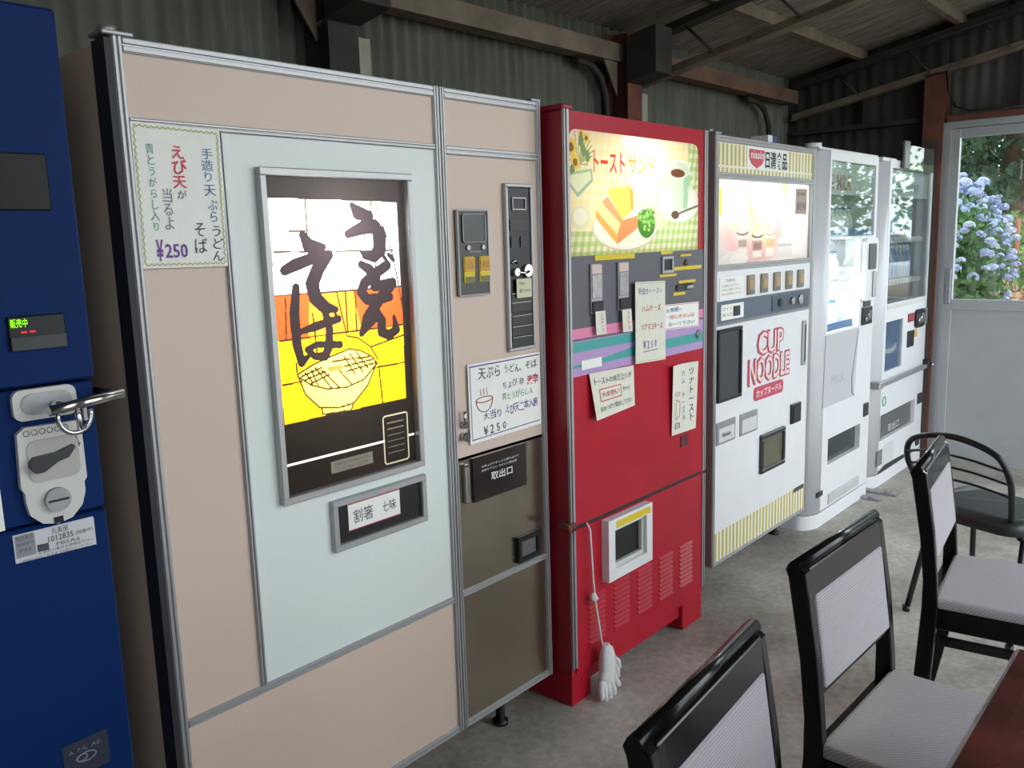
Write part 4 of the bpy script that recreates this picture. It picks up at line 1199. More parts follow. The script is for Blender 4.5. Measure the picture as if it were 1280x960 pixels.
B('red_display', mat('red_display_face', S(150, 50, 54), .3), dk, 5.368, 5.478, ym-.006, ym+.001, .902, .952)
MB().prism(round_rect(5.495, 5.668, .855, .965, .03), ym-.012, ym+.001).build('coin_plate', m_black, dk)
MB().cyl((5.61, ym-.010, .91), (0, -1, 0), .03, .010, 18).build('coin_inlet', m_chrome, dk)
MB().cyl((5.54, ym-.010, .90), (0, -1, 0), .018, .014, 14).build('return_lever', m_chrome, dk)
MB().prism(round_rect(5.682, 5.730, .858, .965, .02), ym-.010, ym+.001).build('card_reader', m_alu_d, dk)
MB().box(5.368, 5.485, ym-.008, ym+.001, .750, .848, .004).build('bill_slot', m_black, dk)
B('label_sticker', mat('orange_sticker', S(214, 170, 92), .6), dk, 5.51, 5.56, ym-.002, ym+.001, .80, .845)
# lock bar across the front
MB().box(4.86, 5.76, ym-.028, ym-.012, .585, .612, .003).build('lock_bar', m_alu_d, dk)
MB().box(4.835, 4.90, ym-.03, ym+.03, .580, .617, .006).build('bar_bracket', m_alu, dk)
MB().box(5.71, 5.775, ym-.036, ym+.03, .572, .640, .006).build('padlock_box', m_black, dk)
MB().cyl((5.755, ym-.034, .605), (0, -1, 0), .012, .02, 12).build('padlock', m_chrome, dk)
MB().tube([(5.000+.026*math.cos(a), ym-.001, .487+.026*math.sin(a)) for a in [math.radians(d) for d in range(0, 360, 20)]], .004, 5, closed=True).build('green_emblem', mat('emblem_green', S(80, 170, 120), .5), dk)
mb = MB(); shell(mb, 4.94, 5.589, .022, .22, .258, .414, .006); mb.build('pickup_box', m_dark, dk)
fp = B('pickup_flap', mat('grey_flap_d', S(92, 96, 98), .25), dk, 4.942, 5.587, .008, .018, .26, .412)
lettering(fp, [('取出口', 5.16, 5.36, .275, .322, {'bold': .01})], .0072, mat('flap_ink', S(186, 190, 190), .5))
MB().box(5.63, 5.71, ym-.008, ym+.001, .365, .432, .004).build('coin_return', m_dark, dk)
B('code_label', mat('code_grey', S(120, 122, 124), .6), dk, 4.915, 5.005, ym-.002, ym+.001, .12, .21)
B('notice_label', mat('label_grey', S(206, 208, 206), .6), dk, 5.03, 5.20, ym-.002, ym+.001, .10, .225)
MB().prism([(4.95, .085), (5.06, .105), (5.60, .088), (5.62, .072), (4.95, .072)], ym-.003, ym+.001).build('kick_grille', m_dark, dk)
B('round_badge', m_dark, dk, 5.63, 5.69, ym-.003, ym+.001, .10, .16, .01)
# bottles and cartons on show behind the glass (each a thing of its own)
def bottle_proto(name, label, cat, group, body, cap, r, h):
    t_ = thing(name, label, cat, (0, 0, 0), group)
    MB().tube([(0, 0, 0), (0, 0, .004), (0, 0, h*.6), (0, 0, h*.78), (0, 0, h*.92)], [r*.9, r, r, r*.5, r*.45], 14).build('bottle_body', body, t_)
    MB().tube([(0, 0, h*.92), (0, 0, h)], r*.5, 12).build('bottle_cap', cap, t_)
    return t_
mb1 = bottle_proto('milk_bottle', 'white milk bottle on the shelf behind the lit glass of the milk machine', 'bottle', 'milk bottles on show', mat('milk_white', S(236, 236, 230), .35), m_shelfblue, .027, .15)
NTH = ('first', 'second', 'third', 'fourth', 'fifth', 'sixth', 'seventh', 'eighth', 'ninth', 'tenth')
first = True
for zz, xs in ((.955, 7), (1.196, 7), (1.418, 10)):
    for k in range(xs):
        o = mb1 if first else copy_tree(mb1)
        first = False
        o.location = (4.155+k*.058, .11, zz-.0 if zz > 1 else .941)
        o['label'] = '%s milk bottle from the left on the %s shelf of the milk machine' % (NTH[k], 'bottom' if zz < 1 else 'middle' if zz < 1.3 else 'top')
mb2 = bottle_proto('drink_bottle', 'blue and white drink bottle on the shelf of the sports drink machine', 'bottle', 'drink bottles on show', mat('bottle_blue', S(96, 136, 180), .35), m_white, .026, .19)
mb3 = bottle_proto('tea_bottle', 'green tea bottle on the shelf of the sports drink machine', 'bottle', 'tea bottles on show', mat('bottle_tea', S(140, 150, 116), .35), m_white, .026, .19)
f2 = f3 = True
for zz in (1.161, 1.401):
    for k in range(10):
        if k % 4 < 3:
            o = mb2 if f2 else copy_tree(mb2); f2 = False
        else:
            o = mb3 if f3 else copy_tree(mb3); f3 = False
        o.location = (5.03+k*.07, .10, zz)
        o['label'] = '%s bottle from the left on the %s shelf of the sports drink machine' % (NTH[k], 'lower' if zz < 1.3 else 'upper')
# acrylic sheet standing over the drink machine's glass, with its clip
ac = thing('acrylic_sheet', 'clear greenish acrylic sheet with grey clip standing over the sports drink machine', 'acrylic sheet', (5.4, ym-.02, 1.77))
mb = MB(); mb.box(5.11, 5.69, ym-.020, ym-.014, 1.772, 1.905); mb.build('sheet', mat_glass('acrylic_green', (.55, .6, .42, 1), 1.9), ac)
mb = MB(); mb.box(5.10, 5.19, ym-.026, ym-.008, 1.775, 1.925, .004); mb.build('clip', mat('smoke_clip', S(96, 100, 96), .3), ac)
# brackets on the floor between the two white machines
for k, (xa, ya) in enumerate(((4.66, -.09), (4.80, -.13))):
    o = MB(); o.box(xa, xa+.05, ya-.03, ya+.16, 0, .012, .002); o.box(xa-.005, xa+.055, ya+.01, ya+.03, .012, .024, .002)
    o = o.build('floor_bracket', m_alu_d)
    tag(o, ('flat steel floor bracket under the milk machine corner', 'flat steel floor bracket in front of the sports drink machine')[k], 'bracket', 'steel floor brackets')
# small box on top behind the cup machine sign
bx_ = thing('small_box', 'small white box with a blue side on top of the cup noodle machine', 'box', (3.70, .14, 1.8085))
B('box_body', m_white, bx_, 3.67, 3.715, .10, .18, 1.8085, 1.868)
B('box_side', mat('box_blue', S(70, 70, 120), .5), bx_, 3.7152, 3.765, .10, .18, 1.8085, 1.866)

# ================================================================== HANDWRITTEN NOTICES
def notice(label, TL, TR, BR, BL, y, rows, bend=None, border=None, name='handwritten_notice', paper=None, extra=None):
    """rows: (text, u0, u1, v0, v1, material, kw) in unit paper coordinates, v up"""
    bend = bend or (lambda u, v: 0.)
    def P(u, v, lift=0.):
        x = (BL[0]*(1-u)+BR[0]*u)*(1-v)+(TL[0]*(1-u)+TR[0]*u)*v
        z = (BL[1]*(1-u)+BR[1]*u)*(1-v)+(TL[1]*(1-u)+TR[1]*u)*v
        return (x, y-bend(u, v)-lift, z)
    n_ = thing(name, label, 'notice', ((BL[0]+BR[0])/2, y, (BL[1]+BR[1])/2), 'handwritten paper notices on the machines')
    N = 12
    vs = [P(i/N, j/N) for j in range(N+1) for i in range(N+1)]
    fs = [(j*(N+1)+i, j*(N+1)+i+1, (j+1)*(N+1)+i+1, (j+1)*(N+1)+i) for j in range(N) for i in range(N)]
    me = bpy.data.meshes.new('paper'); me.from_pydata(vs, [], fs)
    pp = link_mesh('paper', me, paper or m_paper, n_)
    sd_ = pp.modifiers.new('thick', 'SOLIDIFY'); sd_.thickness = .0006; sd_.offset = -1
    for r in rows:
        V, F = place_text(r[0], r[1], r[2], r[3], r[4], **(r[6] if len(r) > 6 else {'hand': 1.}))
        flat_mesh('lettering', V, F, lambda u, v: P(u, v, .0014), r[5], n_)
    for mm, ln, wd in (extra or []):
        V, F = [], []
        asp = math.hypot(TR[0]-TL[0], TR[1]-TL[1])/math.hypot(TL[0]-BL[0], TL[1]-BL[1])
        for a, b2 in zip(ln[:-1], ln[1:]):
            dx, dz = (b2[0]-a[0])*asp, b2[1]-a[1]
            l = math.hypot(dx, dz) or 1
            nx, nz = -dz/l*wd/asp, dx/l*wd
            b0 = len(V)
            V += [(a[0]+nx, a[1]+nz), (a[0]-nx, a[1]-nz), (b2[0]-nx, b2[1]-nz), (b2[0]+nx, b2[1]+nz)]
            F.append((b0, b0+1, b0+2, b0+3))
        flat_mesh('drawn_line', V, F, lambda u, v: P(u, v, .0013), mm, n_)
    return n_
VH = {'hand': .8, 'vertical': True}
wav = lambda a, b2, n: [(a[0]+(b2[0]-a[0])*i/n+(.012*(-1)**i if a[0] == b2[0] else 0), a[1]+(b2[1]-a[1])*i/n+(.008*(-1)**i if a[1] == b2[1] else 0)) for i in range(n+1)]
random.seed(11)
notice('white paper price notice with coloured vertical writing on the beige machine', (.778, 1.684), (.956, 1.680), (.951, 1.416), (.776, 1.418), -.0045, [
    ('手造り', .76, .90, .62, .86, m_ink_blue, VH), ('天', .77, .91, .515, .60, m_ink_blue, VH), ('ぷら', .80, .92, .33, .49, m_ink_blue, VH), ('うどん', .82, .96, .04, .30, m_ink, VH),
    ('そば', .61, .76, .10, .32, m_ink, VH), ('えび天', .41, .58, .56, .86, m_ink_red, {'hand': .8, 'vertical': True, 'bold': .015}), ('が', .45, .56, .49, .55, m_ink, VH),
    ('当るよ', .28, .39, .27, .56, mat('grey_ink', S(130, 132, 140), .7), VH), ('青とうがらし入り', .13, .23, .26, .86, m_ink_green, VH), ('¥', .16, .24, .05, .20, m_ink_purple, {'bold': .02}), ('250', .26, .52, .07, .17, m_ink_purple, {'bold': .015})],
    extra=[(m_ink_yell, wav((.03, .03), (.03, .97), 40), .004), (m_ink_yell, wav((.97, .03), (.97, .97), 40), .004), (m_ink_yell, wav((.03, .975), (.97, .975), 30), .004), (m_ink_yell, wav((.03, .025), (.97, .025), 30), .004)])
bowl = [(.20+.11*math.cos(a), .53+.16*math.sin(a)) for a in [math.radians(d) for d in range(180, 361, 15)]]
rim = [(.20+.11*math.cos(a), .53+.035*math.sin(a)) for a in [math.radians(d) for d in range(0, 361, 20)]]
stm = [[(.15+.04*k, .58), (.16+.04*k, .61), (.145+.04*k, .64), (.155+.04*k, .67)] for k in range(3)]
m_ink_br = mat('brown_red_ink', S(160, 84, 76), .7)
notice('white paper sign with purple lines and a drawn noodle bowl beside the locks', (1.633, 1.127), (1.937, 1.127), (1.937, .913), (1.634, .908), -.0035, [
    ('天ぷら', .13, .42, .78, .93, m_ink), ('うどん、', .48, .72, .79, .91, m_ink), ('そば', .78, .95, .80, .92, m_ink), ('ちょび', .45, .66, .60, .71, m_ink_purple), ('辛', .68, .76, .60, .70, m_ink), ('激辛', .80, .97, .58, .72, m_ink_red, {'hand': 1., 'bold': .02}),
    ('青とうがらし入', .44, .88, .45, .56, m_ink_green), ('大当り', .18, .42, .26, .38, m_ink_purple), ('えび天二本入勝', .48, .95, .25, .40, m_ink_purple), ('¥250', .17, .48, .07, .19, m_ink)],
    extra=[(m_ink_purple, [(.02, .965), (.98, .965)], .008), (m_ink_purple, [(.02, .05), (.98, .06)], .006), (m_ink_purple, [(.025, .05), (.025, .96)], .004), (m_ink_br, bowl, .006), (m_ink_br, rim, .006)]+[(m_ink_br, s_, .004) for s_ in stm])
curl = lambda u, v: .004+.010*(1-v)**2*abs(u-.5)
m_cream = mat('cream_paper', S(222, 220, 204), .8, 0, .03, 30)
notice('tall cream notice with red sandwich names over the striped band', (2.324, 1.308), (2.505, 1.303), (2.508, 1.040), (2.325, 1.046), yr-.018, [
    ('手造りトースト', .08, .88, .84, .93, m_ink_blue), ('ハムチーズ', .20, .84, .63, .72, m_ink_red), ('ツナマヨネーズ', .18, .90, .40, .49, m_ink_red), ('¥250', .24, .68, .17, .28, m_ink_purple)], paper=m_cream,
    extra=[(m_ink_purple, [(.24, .135), (.72, .15)], .005), (m_ink_yell, [(.02, .98), (.98, .98)], .004), (m_ink_yell, [(.02, .02), (.98, .02)], .004)])
notice('wide white notice with a pink edge at the right of the striped band', (2.510, 1.221), (2.753, 1.216), (2.757, 1.128), (2.510, 1.136), yr-.007, [
    ('お客様へ', .08, .52, .68, .88, m_ink_blue), ('一度にボタンは', .06, .86, .40, .58, m_ink_red), ('お一つ下さい', .14, .86, .12, .30, m_ink_blue)],
    extra=[(m_ink_red, [(.02, .96), (.98, .96)], .010), (m_ink_red, [(.98, .04), (.98, .96)], .010), (m_ink_red, [(.02, .04), (.98, .04)], .010)])
notice('cream notice with a red box, curling off the red door', (2.083, 1.048), (2.326, 1.042), (2.332, .910), (2.098, .902), yr-.006, [
    ('トーストの焼き上りが', .07, .93, .72, .88, m_ink), ('大変熱い', .20, .62, .42, .56, m_ink_red), ('から', .70, .88, .44, .55, m_ink), ('気をつけて取出し下さい', .12, .92, .13, .26, m_ink)], paper=m_cream,
    bend=lambda u, v: .003+.016*(1-u)*(1-v), extra=[(m_ink_red, [(.16, .36), (.66, .36), (.66, .62), (.16, .62), (.16, .36)], .010)])
notice('narrow cream notice with vertical writing above the keyhole plate', (2.556, 1.009), (2.729, 1.006), (2.735, .760), (2.566, .762), yr-.006, [
    ('ツナトースト', .70, .88, .14, .92, m_ink, VH), ('ハム チーズ入', .42, .56, .18, .90, m_ink_blue, VH), ('¥250', .12, .34, .54, .62, m_ink_red), ('白', .12, .32, .08, .18, m_ink)], paper=m_cream,
    bend=lambda u, v: .002+.012*(u-.5)**2*4*v, extra=[(m_ink_br, [(.14, .22), (.32, .26), (.34, .46), (.18, .50), (.14, .22)], .005)])
for xa, zt_, lab in ((2.108, 1.232, 'small cream tag under the left selection window'), (2.251, 1.226, 'small cream tag under the right selection window')):
    notice(lab, (xa, zt_), (xa+.052, zt_), (xa+.058, zt_-.072), (xa+.004, zt_-.070), yr-.017, [('ハムチーズ' if xa < 2.2 else 'ツナマヨ', .50, .78, .1, .9, m_ink_red, VH)], paper=m_cream, name='small_tag')

# ================================================================== CORD AND COTTON GLOVES
gl = thing('hanging_gloves', 'white cotton work gloves hanging on a cord from the red machine', 'gloves', (2.11, yr-.04, .02))
m_cord = mat('white_cord', S(214, 208, 206), .9)
m_glove = mat('white_cotton', S(212, 210, 208), .95, 0, .05, 60, bump=.4, bscale=300)
yg = yr-.018
MB().tube([(2.062, yg+.012, .586), (2.063, yg, .565), (2.068, yg-.006, .40), (2.075, yg-.008, .33), (2.098, yg-.012, .20), (2.112, yg-.016, .135)], .0035, 8).build('cord', m_cord, gl)
MB().ball((2.067, yg-.007, .347), .013, 2, (1, .9, 1.2)).build('cord_knot', m_cord, gl)
MB().ball((2.080, yg-.007, .338), .008, 2).build('cord_knot', m_cord, gl)
def glove(ox, oz, tilt, flare):
    bm = bmesh.new()
    sk = [(0, 0, 0), (.0, -.004, -.045), (.002, -.008, -.085)]
    ca, sa = math.cos(tilt), math.sin(tilt)
    def W(p):
        return (ox+p[0]*ca-p[2]*sa, yg-.022+p[1], oz+p[0]*sa+p[2]*ca)
    mb = MB()
    # flattened palm, wide cuff at the top
    rings = []
    for zc, wx, wy in ((.03, .014, .010), (.0, .028, .016), (-.03, .034, .018), (-.06, .038, .016), (-.085, .036, .014), (-.095, .026, .010)):
        rings.append([mb.bm.verts.new(W((wx*math.cos(2*math.pi*k/12)*(1+.12*math.sin(3*k)), wy*math.sin(2*math.pi*k/12), zc))) for k in range(12)])
    for A, B_ in zip(rings[:-1], rings[1:]):
        for k in range(12):
            mb.bm.faces.new([A[k], A[(k+1) % 12], B_[(k+1) % 12], B_[k]]).smooth = True
    mb.bm.faces.new(rings[0]); mb.bm.faces.new(rings[-1][::-1])
    for k, (fx, ln) in enumerate(((-.028, .045), (-.010, .058), (.009, .060), (.027, .048))):
        e = fx*flare
        mb.tube([W((fx, 0, -.075)), W((fx+e*.3, -.004, -.09-ln*.4)), W((fx+e*.8, -.012, -.09-ln*.8)), W((fx+e, -.012, -.09-ln))], [.0105, .0105, .009, .005], 8)
    mb.tube([W((.034, 0, -.035)), W((.050, -.006, -.055)), W((.056, -.008, -.080))], [.011, .010, .006], 8)
    return mb.build('glove', m_glove, gl)
glove(2.110, .150, .10, .5)
glove(2.122, .135, -.16, .35)

# ================================================================== WOODEN CHAIRS
m_lac = mat('black_lacquer', S(14, 16, 18), .2, 0, spec=.3, coat=.15)
m_fab = mat('grey_woven_fabric', S(186, 180, 184), .85, 0, .07, 260)
m_fab_b = mat('grey_woven_back', S(172, 168, 172), .85, 0, .05, 260)
wave_rib(m_fab, 60, .25, 'DIAGONAL')
wave_rib(m_fab_b, 56, .3, 'Z')
def make_chair():
    """faces local -y; origin on the floor midway between the rear legs"""
    c_ = thing('dining_chair', 'x', 'chair', (0, 0, 0), 'black lacquered dining chairs')
    W = .205
    # rear uprights: leg and back post in one, curved
    prof = [(.045, 0), (.012, .20), (.0, .42), (.0, .50), (.012, .62), (.040, .785), (.046, .80), (.040, .812), (.022, .812),
            (.004, .80), (-.022, .64), (-.036, .50), (-.042, .42), (-.030, .20), (.008, 0)]
    for sx in (-1, 1):
        x0_, x1_ = (-W, -W+.026) if sx < 0 else (W-.026, W)
        mb = MB()
        A = [mb.bm.verts.new((x0_, y, z)) for y, z in prof]; Bv = [mb.bm.verts.new((x1_, y, z)) for y, z in prof]
        n = len(prof)
        mb.bm.faces.new(A); mb.bm.faces.new(Bv[::-1])
        for i in range(n):
            mb.bm.faces.new([A[i], Bv[i], Bv[(i+1) % n], A[(i+1) % n]])
        bmesh.ops.recalc_face_normals(mb.bm, faces=mb.bm.faces[:])
        bmesh.ops.bevel(mb.bm, geom=[e for e in mb.bm.edges if abs(e.verts[0].co.x-e.verts[1].co.x) < 1e-6], offset=.004, segments=2, profile=.5, affect='EDGES')
        mb.build('rear_leg', m_lac, c_, local=True)
    # slanted back parts: helper gives front y of the back at height z
    def by(z):
        return -.037+.041*(z-.5)/.3
    def slab(z0, z1, xa, xb, d0, d1, bev):
        mb = MB()
        v = [mb.bm.verts.new(p) for p in ((xa, by(z0)+d0, z0), (xb, by(z0)+d0, z0), (xb, by(z0)+d1, z0), (xa, by(z0)+d1, z0),
                                          (xa, by(z1)+d0, z1), (xb, by(z1)+d0, z1), (xb, by(z1)+d1, z1), (xa, by(z1)+d1, z1))]
        for f in ((0, 3, 2, 1), (4, 5, 6, 7), (0, 1, 5, 4), (1, 2, 6, 5), (2, 3, 7, 6), (3, 0, 4, 7)):
            mb.bm.faces.new([v[i] for i in f])
        bmesh.ops.bevel(mb.bm, geom=mb.bm.edges[:], offset=bev, segments=2, profile=.5, affect='EDGES')
        return mb
    slab(.740, .806, -W+.02, W-.02, .0, .034, .004).build('top_rail', m_lac, c_, local=True)
    MB().tube([(-W-.003, .026, .808), (W+.003, .026, .808)], .013, 12).build('top_roll', m_lac, c_, local=True)
    slab(.545, .568, -W+.02, W-.02, .006, .032, .003).build('lower_rail', m_lac, c_, local=True)
    slab(.560, .750, -W+.028, W-.028, -.004, .018, .007).build('back_pad', m_fab_b, c_, local=True)
    slab(.560, .745, -W+.024, W-.024, .016, .026, .002).build('back_board', m_lac, c_, local=True)
    # seat
    mb = MB(); mb.box(-W+.004, W-.004, -.435, -.030, .425, .455, .010, 3); mb.build('seat', m_fab, c_, local=True)
    mb = MB(); mb.box(-W+.01, W-.01, -.430, -.405, .365, .424, .002); mb.build('front_apron', m_lac, c_, local=True)
    for sx in (-1, 1):
        x = sx*(W-.022)
        B('side_apron', m_lac, None, 0, .001, 0, .001, 0, .001) if False else MB().box(x-.011, x+.011, -.405, -.02, .365, .424, .002).build('side_apron', m_lac, c_, local=True)
        mb = MB()
        v0 = [(x-.017, -.43), (x+.017, -.43), (x+.017, -.395), (x-.017, -.395)]
        a = [mb.bm.verts.new((px+(x-px)*.3, py+(-.413-py)*.3, 0)) for px, py in v0]; b2 = [mb.bm.verts.new((px, py, .424)) for px, py in v0]
        mb.bm.faces.new(a[::-1]); mb.bm.faces.new(b2)
        for i in range(4):
            mb.bm.faces.new([a[i], a[(i+1) % 4], b2[(i+1) % 4], b2[i]])
        mb.build('front_leg', m_lac, c_, local=True)
        MB().box(x-.008, x+.008, -.41, .0, .150, .180, .002).build('side_stretcher', m_lac, c_, local=True)
    MB().box(-W+.02, W-.02, -.02, .0, .365, .424, .002).build('rear_apron', m_lac, c_, local=True)
    MB().box(-W+.03, W-.03, -.215, -.197, .152, .178, .002).build('cross_stretcher', m_lac, c_, local=True)
    return c_
ch = make_chair()
spots = [((1.065, -1.035, 0), .08, 'nearest black dining chair, only its grey woven back in view'),
         ((1.757, -.975, 0), -.03, 'black dining chair with grey woven seat beside the corner of the red table'),
         ((2.610, -.925, 0), .12, 'black dining chair with grey seat just in front of the metal hoop chair')]
for k, (loc, rz, lab) in enumerate(spots):
    o = ch if k == 0 else copy_tree(ch)
    o.location = loc; o.rotation_euler.z = rz; o['label'] = lab

# ================================================================== METAL HOOP CHAIR (faces local +x)
hc = thing('hoop_chair', 'black metal chair with a hooped wire back and vinyl seat', 'chair', (3.27, -.84, 0), None, math.atan2(-.33, .94))
m_tube = mat('black_painted_tube', S(34, 36, 40), .3, .2)
m_vinyl = mat('black_vinyl', S(44, 48, 50), .38, 0, .05, 40, bump=.15, bscale=120)
def bez(pts, n=8):
    out = []
    P_ = [Vector(p) for p in pts]
    P_ = [2*P_[0]-P_[1]]+P_+[2*P_[-1]-P_[-2]]
    for i in range(1, len(P_)-2):
        p0, p1, p2, p3 = P_[i-1:i+3]
        for k in range(n):
            t_ = k/n
            out.append(.5*((2*p1)+(-p0+p2)*t_+(2*p0-5*p1+4*p2-p3)*t_*t_+(-p0+3*p1-3*p2+p3)*t_**3))
    out.append(P_[-2])
    return out
MB().tube(bez([(.05, .15, .41), (.0, .175, .52), (-.05, .19, .62), (-.075, .15, .70), (-.085, .0, .735), (-.075, -.15, .70), (-.05, -.19, .62), (.0, -.175, .52), (.05, -.15, .41)]), .011, 10).build('back_hoop', m_tube, hc, local=True)
for zz, w_ in ((.66, .178), (.61, .186), (.56, .180)):
    xx = -.05+(.62-zz)*.5
    MB().tube(bez([(xx, w_, zz-.012), (xx-.03, w_*.5, zz+.01), (xx-.04, 0, zz+.016), (xx-.03, -w_*.5, zz+.01), (xx, -w_, zz-.012)]), .0045, 7).build('back_wire', m_tube, hc, local=True)
for sy in (-1, 1):
    MB().tube([(.0, sy*.20, .0), (.10, sy*.17, .40)], .011, 10).build('rear_leg', m_tube, hc, local=True)
    MB().tube(bez([(.06, sy*.175, .388), (.30, sy*.185, .386), (.365, sy*.188, .36), (.385, sy*.19, .30), (.41, sy*.20, 0)]), .011, 10).build('front_leg', m_tube, hc, local=True)
    for fx in ((0, .20), (.41, .20)):
        MB().tube([(fx[0], sy*fx[1], 0), (fx[0], sy*fx[1], .022)], .014, 10).build('foot_cap', m_black, hc, local=True)
mb = MB()
pts = round_rect(.0, .42, -.205, .205, .08, 6)
lay = [(.395, .94), (.400, 1.0), (.432, 1.0), (.446, .95), (.452, .82)]
R_ = []
for z, s_ in lay:
    R_.append([mb.bm.verts.new((.21+(x-.21)*s_, y*s_, z-(max(0, x-.33)*.25))) for x, y in pts])
for A, B_ in zip(R_[:-1], R_[1:]):
    for i in range(len(pts)):
        mb.bm.faces.new([A[i], A[(i+1) % len(pts)], B_[(i+1) % len(pts)], B_[i]]).smooth = True
mb.bm.faces.new(R_[0][::-1]); mb.bm.faces.new(R_[-1])
mb.build('seat', m_vinyl, hc, local=True)

# ================================================================== TABLE
tb = thing('table', 'dark red lacquered table at the lower right corner', 'table', (.75, -1.72, 0))
m_tab = mat('dark_red_lacquer', S(84, 36, 34), .25, 0, .5, 7, coat=.4)
MB().box(-.12, 1.690, -2.12, -1.300, .668, .70, .010, 3).build('table_top', m_tab, tb)
MB().box(-.06, 1.63, -2.06, -1.36, .60, .668, .003).build('apron', m_tab, tb)
for xx in (-.02, 1.57):
    for yy in (-2.04, -1.42):
        MB().box(xx, xx+.055, yy, yy+.055, 0, .60, .003).build('leg', m_tab, tb)

# ================================================================== OUTSIDE
m_ground = mat('leaf_litter_ground', S(150, 122, 96), .9, 0, .5, 9)
m_gravel = mat('gravel_yard', S(150, 148, 140), .9, 0, .2, 14)
vs, fs = [], []
NX, NY = 40, 40
def gz(x, y):
    t_ = min(1, max(0, (x-7.0)/1.2)); s_ = t_*t_*(3-2*t_)
    k = min(1, max(0, (y+1.4)/1.2)); k = k*k*(3-2*k)
    return -.125+k*s_*(.80+.035*max(0, x-8))+.04*math.sin(x*1.7+y*2.1)*s_*k
for j in range(NY+1):
    for i in range(NX+1):
        x = 5.95+24*(i/NX)**1.6; y = -22+42*j/NY
        vs.append((x, y, gz(x, y)))
for j in range(NY):
    for i in range(NX):
        a = j*(NX+1)+i
        fs.append((a, a+1, a+NX+2, a+NX+1))
me = bpy.data.meshes.new('ground_bank'); me.from_pydata(vs, [], fs)
for p in me.polygons: p.use_smooth = True
structure(link_mesh('ground_bank', me, m_ground))
structure(MB().box(-40, 5.97, -60, YF-.28, -.30, -.13).build('ground_yard', m_gravel))

def leaf_mesh(pts, size, m, name, parent, seed, droop=.4, aspect=.45):
    rnd = np.random.RandomState(seed)
    P_ = np.array(pts); n = len(P_)
    d = rnd.normal(size=(n, 3)); d[:, 2] -= droop; d /= np.linalg.norm(d, axis=1)[:, None]
    e = np.cross(d, rnd.normal(size=(n, 3))); e /= np.linalg.norm(e, axis=1)[:, None]
    s_ = size*rnd.uniform(.6, 1.3, n)[:, None]
    A = P_; Bq = P_+d*s_*.5+e*s_*aspect*.5; Cq = P_+d*s_; D = P_+d*s_*.5-e*s_*aspect*.5
    co = np.stack([A, Bq, Cq, D], 1).reshape(-1, 3)
    me = bpy.data.meshes.new(name)
    me.from_pydata(co.tolist(), [], [(4*i, 4*i+1, 4*i+2, 4*i+3) for i in range(n)])
    o = link_mesh(name, me, m, parent)
    o['kind'] = 'stuff'
    return o
def leaf_mat(name, col):
    m = mat(name, col, .6, 0, .35, 3)
    t = m.node_tree
    tl = t.nodes.new('ShaderNodeBsdfTranslucent'); tl.inputs[0].default_value = tuple(min(1, c*1.3) for c in col[:3])+(1,)
    mx = t.nodes.new('ShaderNodeMixShader'); mx.inputs[0].default_value = .3
    t.links.new(t.nodes['Principled BSDF'].outputs[0], mx.inputs[1]); t.links.new(tl.outputs[0], mx.inputs[2])
    t.links.new(mx.outputs[0], t.nodes['Material Output'].inputs[0])
    return m
m_leaf_d = leaf_mat('cedar_green', S(58, 82, 56))
m_leaf_m = leaf_mat('mid_green', S(92, 128, 72))
m_leaf_l = leaf_mat('fresh_green', S(120, 160, 84))
m_bark = mat('bark', S(84, 68, 56), .9, 0, .3, 12)
def conifer(x, y, h, r, label, seed, n=2600, m=None):
    n = n*4
    z0 = gz(x, y) if x > 5.9 else -.13
    t_ = thing('cedar_tree', label, 'tree', (x, y, z0), 'trees outside')
    MB().tube([(x, y, z0-.05), (x, y, z0+h*.5), (x, y, z0+h)], [.16, .10, .02], 9).build('trunk', m_bark, t_)
    rnd = random.Random(seed)
    pts = []
    nb = 46
    for k in range(nb):
        zz = z0+h*(.10+.88*(k/nb)); a = k*2.4+rnd.uniform(-.3, .3)
        L = r*(1-(k/nb))**.7*rnd.uniform(.8, 1.15)+.2
        for q in range(n//nb):
            s_ = rnd.uniform(.1, 1)
            pts.append((x+math.cos(a)*L*s_+rnd.gauss(0, .16), y+math.sin(a)*L*s_+rnd.gauss(0, .16), zz-.28*L*s_*s_+rnd.gauss(0, .10)))
    leaf_mesh(pts, .15, m or m_leaf_d, 'foliage', t_, seed, .7, .35)
    return t_
def broad(x, y, h, r, label, seed, n=2600, m=None, name='leafy_tree', z0=None, ls=.22):
    z0 = z0 if z0 is not None else (gz(x, y) if x > 5.9 else -.13)
    t_ = thing(name, label, 'tree', (x, y, z0), 'trees outside')
    MB().tube([(x, y, z0-.05), (x+.05, y, z0+h*.4), (x, y, z0+h*.8)], [.15, .11, .04], 9).build('trunk', m_bark, t_)
    rnd = random.Random(seed)
    cl = [(rnd.gauss(0, .5), rnd.gauss(0, .5), rnd.uniform(-.5, .5)) for _ in range(16)]
    pts = []
    for k in range(n):
        c_ = cl[k % 16]
        v = Vector((rnd.gauss(0, 1), rnd.gauss(0, 1), rnd.gauss(0, 1))).normalized()*rnd.uniform(.6, 1)
        pts.append((x+r*(c_[0]+.5*v.x), y+r*(c_[1]+.5*v.y), z0+h*.5+h*.5*(c_[2]*.9+.45*v.z)))
    leaf_mesh(pts, ls, m or m_leaf_m, 'foliage', t_, seed, .2, .6)
    return t_
conifer(12.5, .9, 7, 2.0, 'dark cedar with low drooping boughs, seen through the door glass straight ahead', 1, 3600)
conifer(14.4, 2.1, 8, 2.2, 'dark cedar behind the hydrangea, at the left of the door glass', 2, 3200)
conifer(15.6, .9, 8, 2.2, 'dark cedar at the right edge of the door glass', 3, 3200)
conifer(18.2, 2.5, 9, 2.6, 'tall cedar farthest back beyond the door glass', 4, 3200)
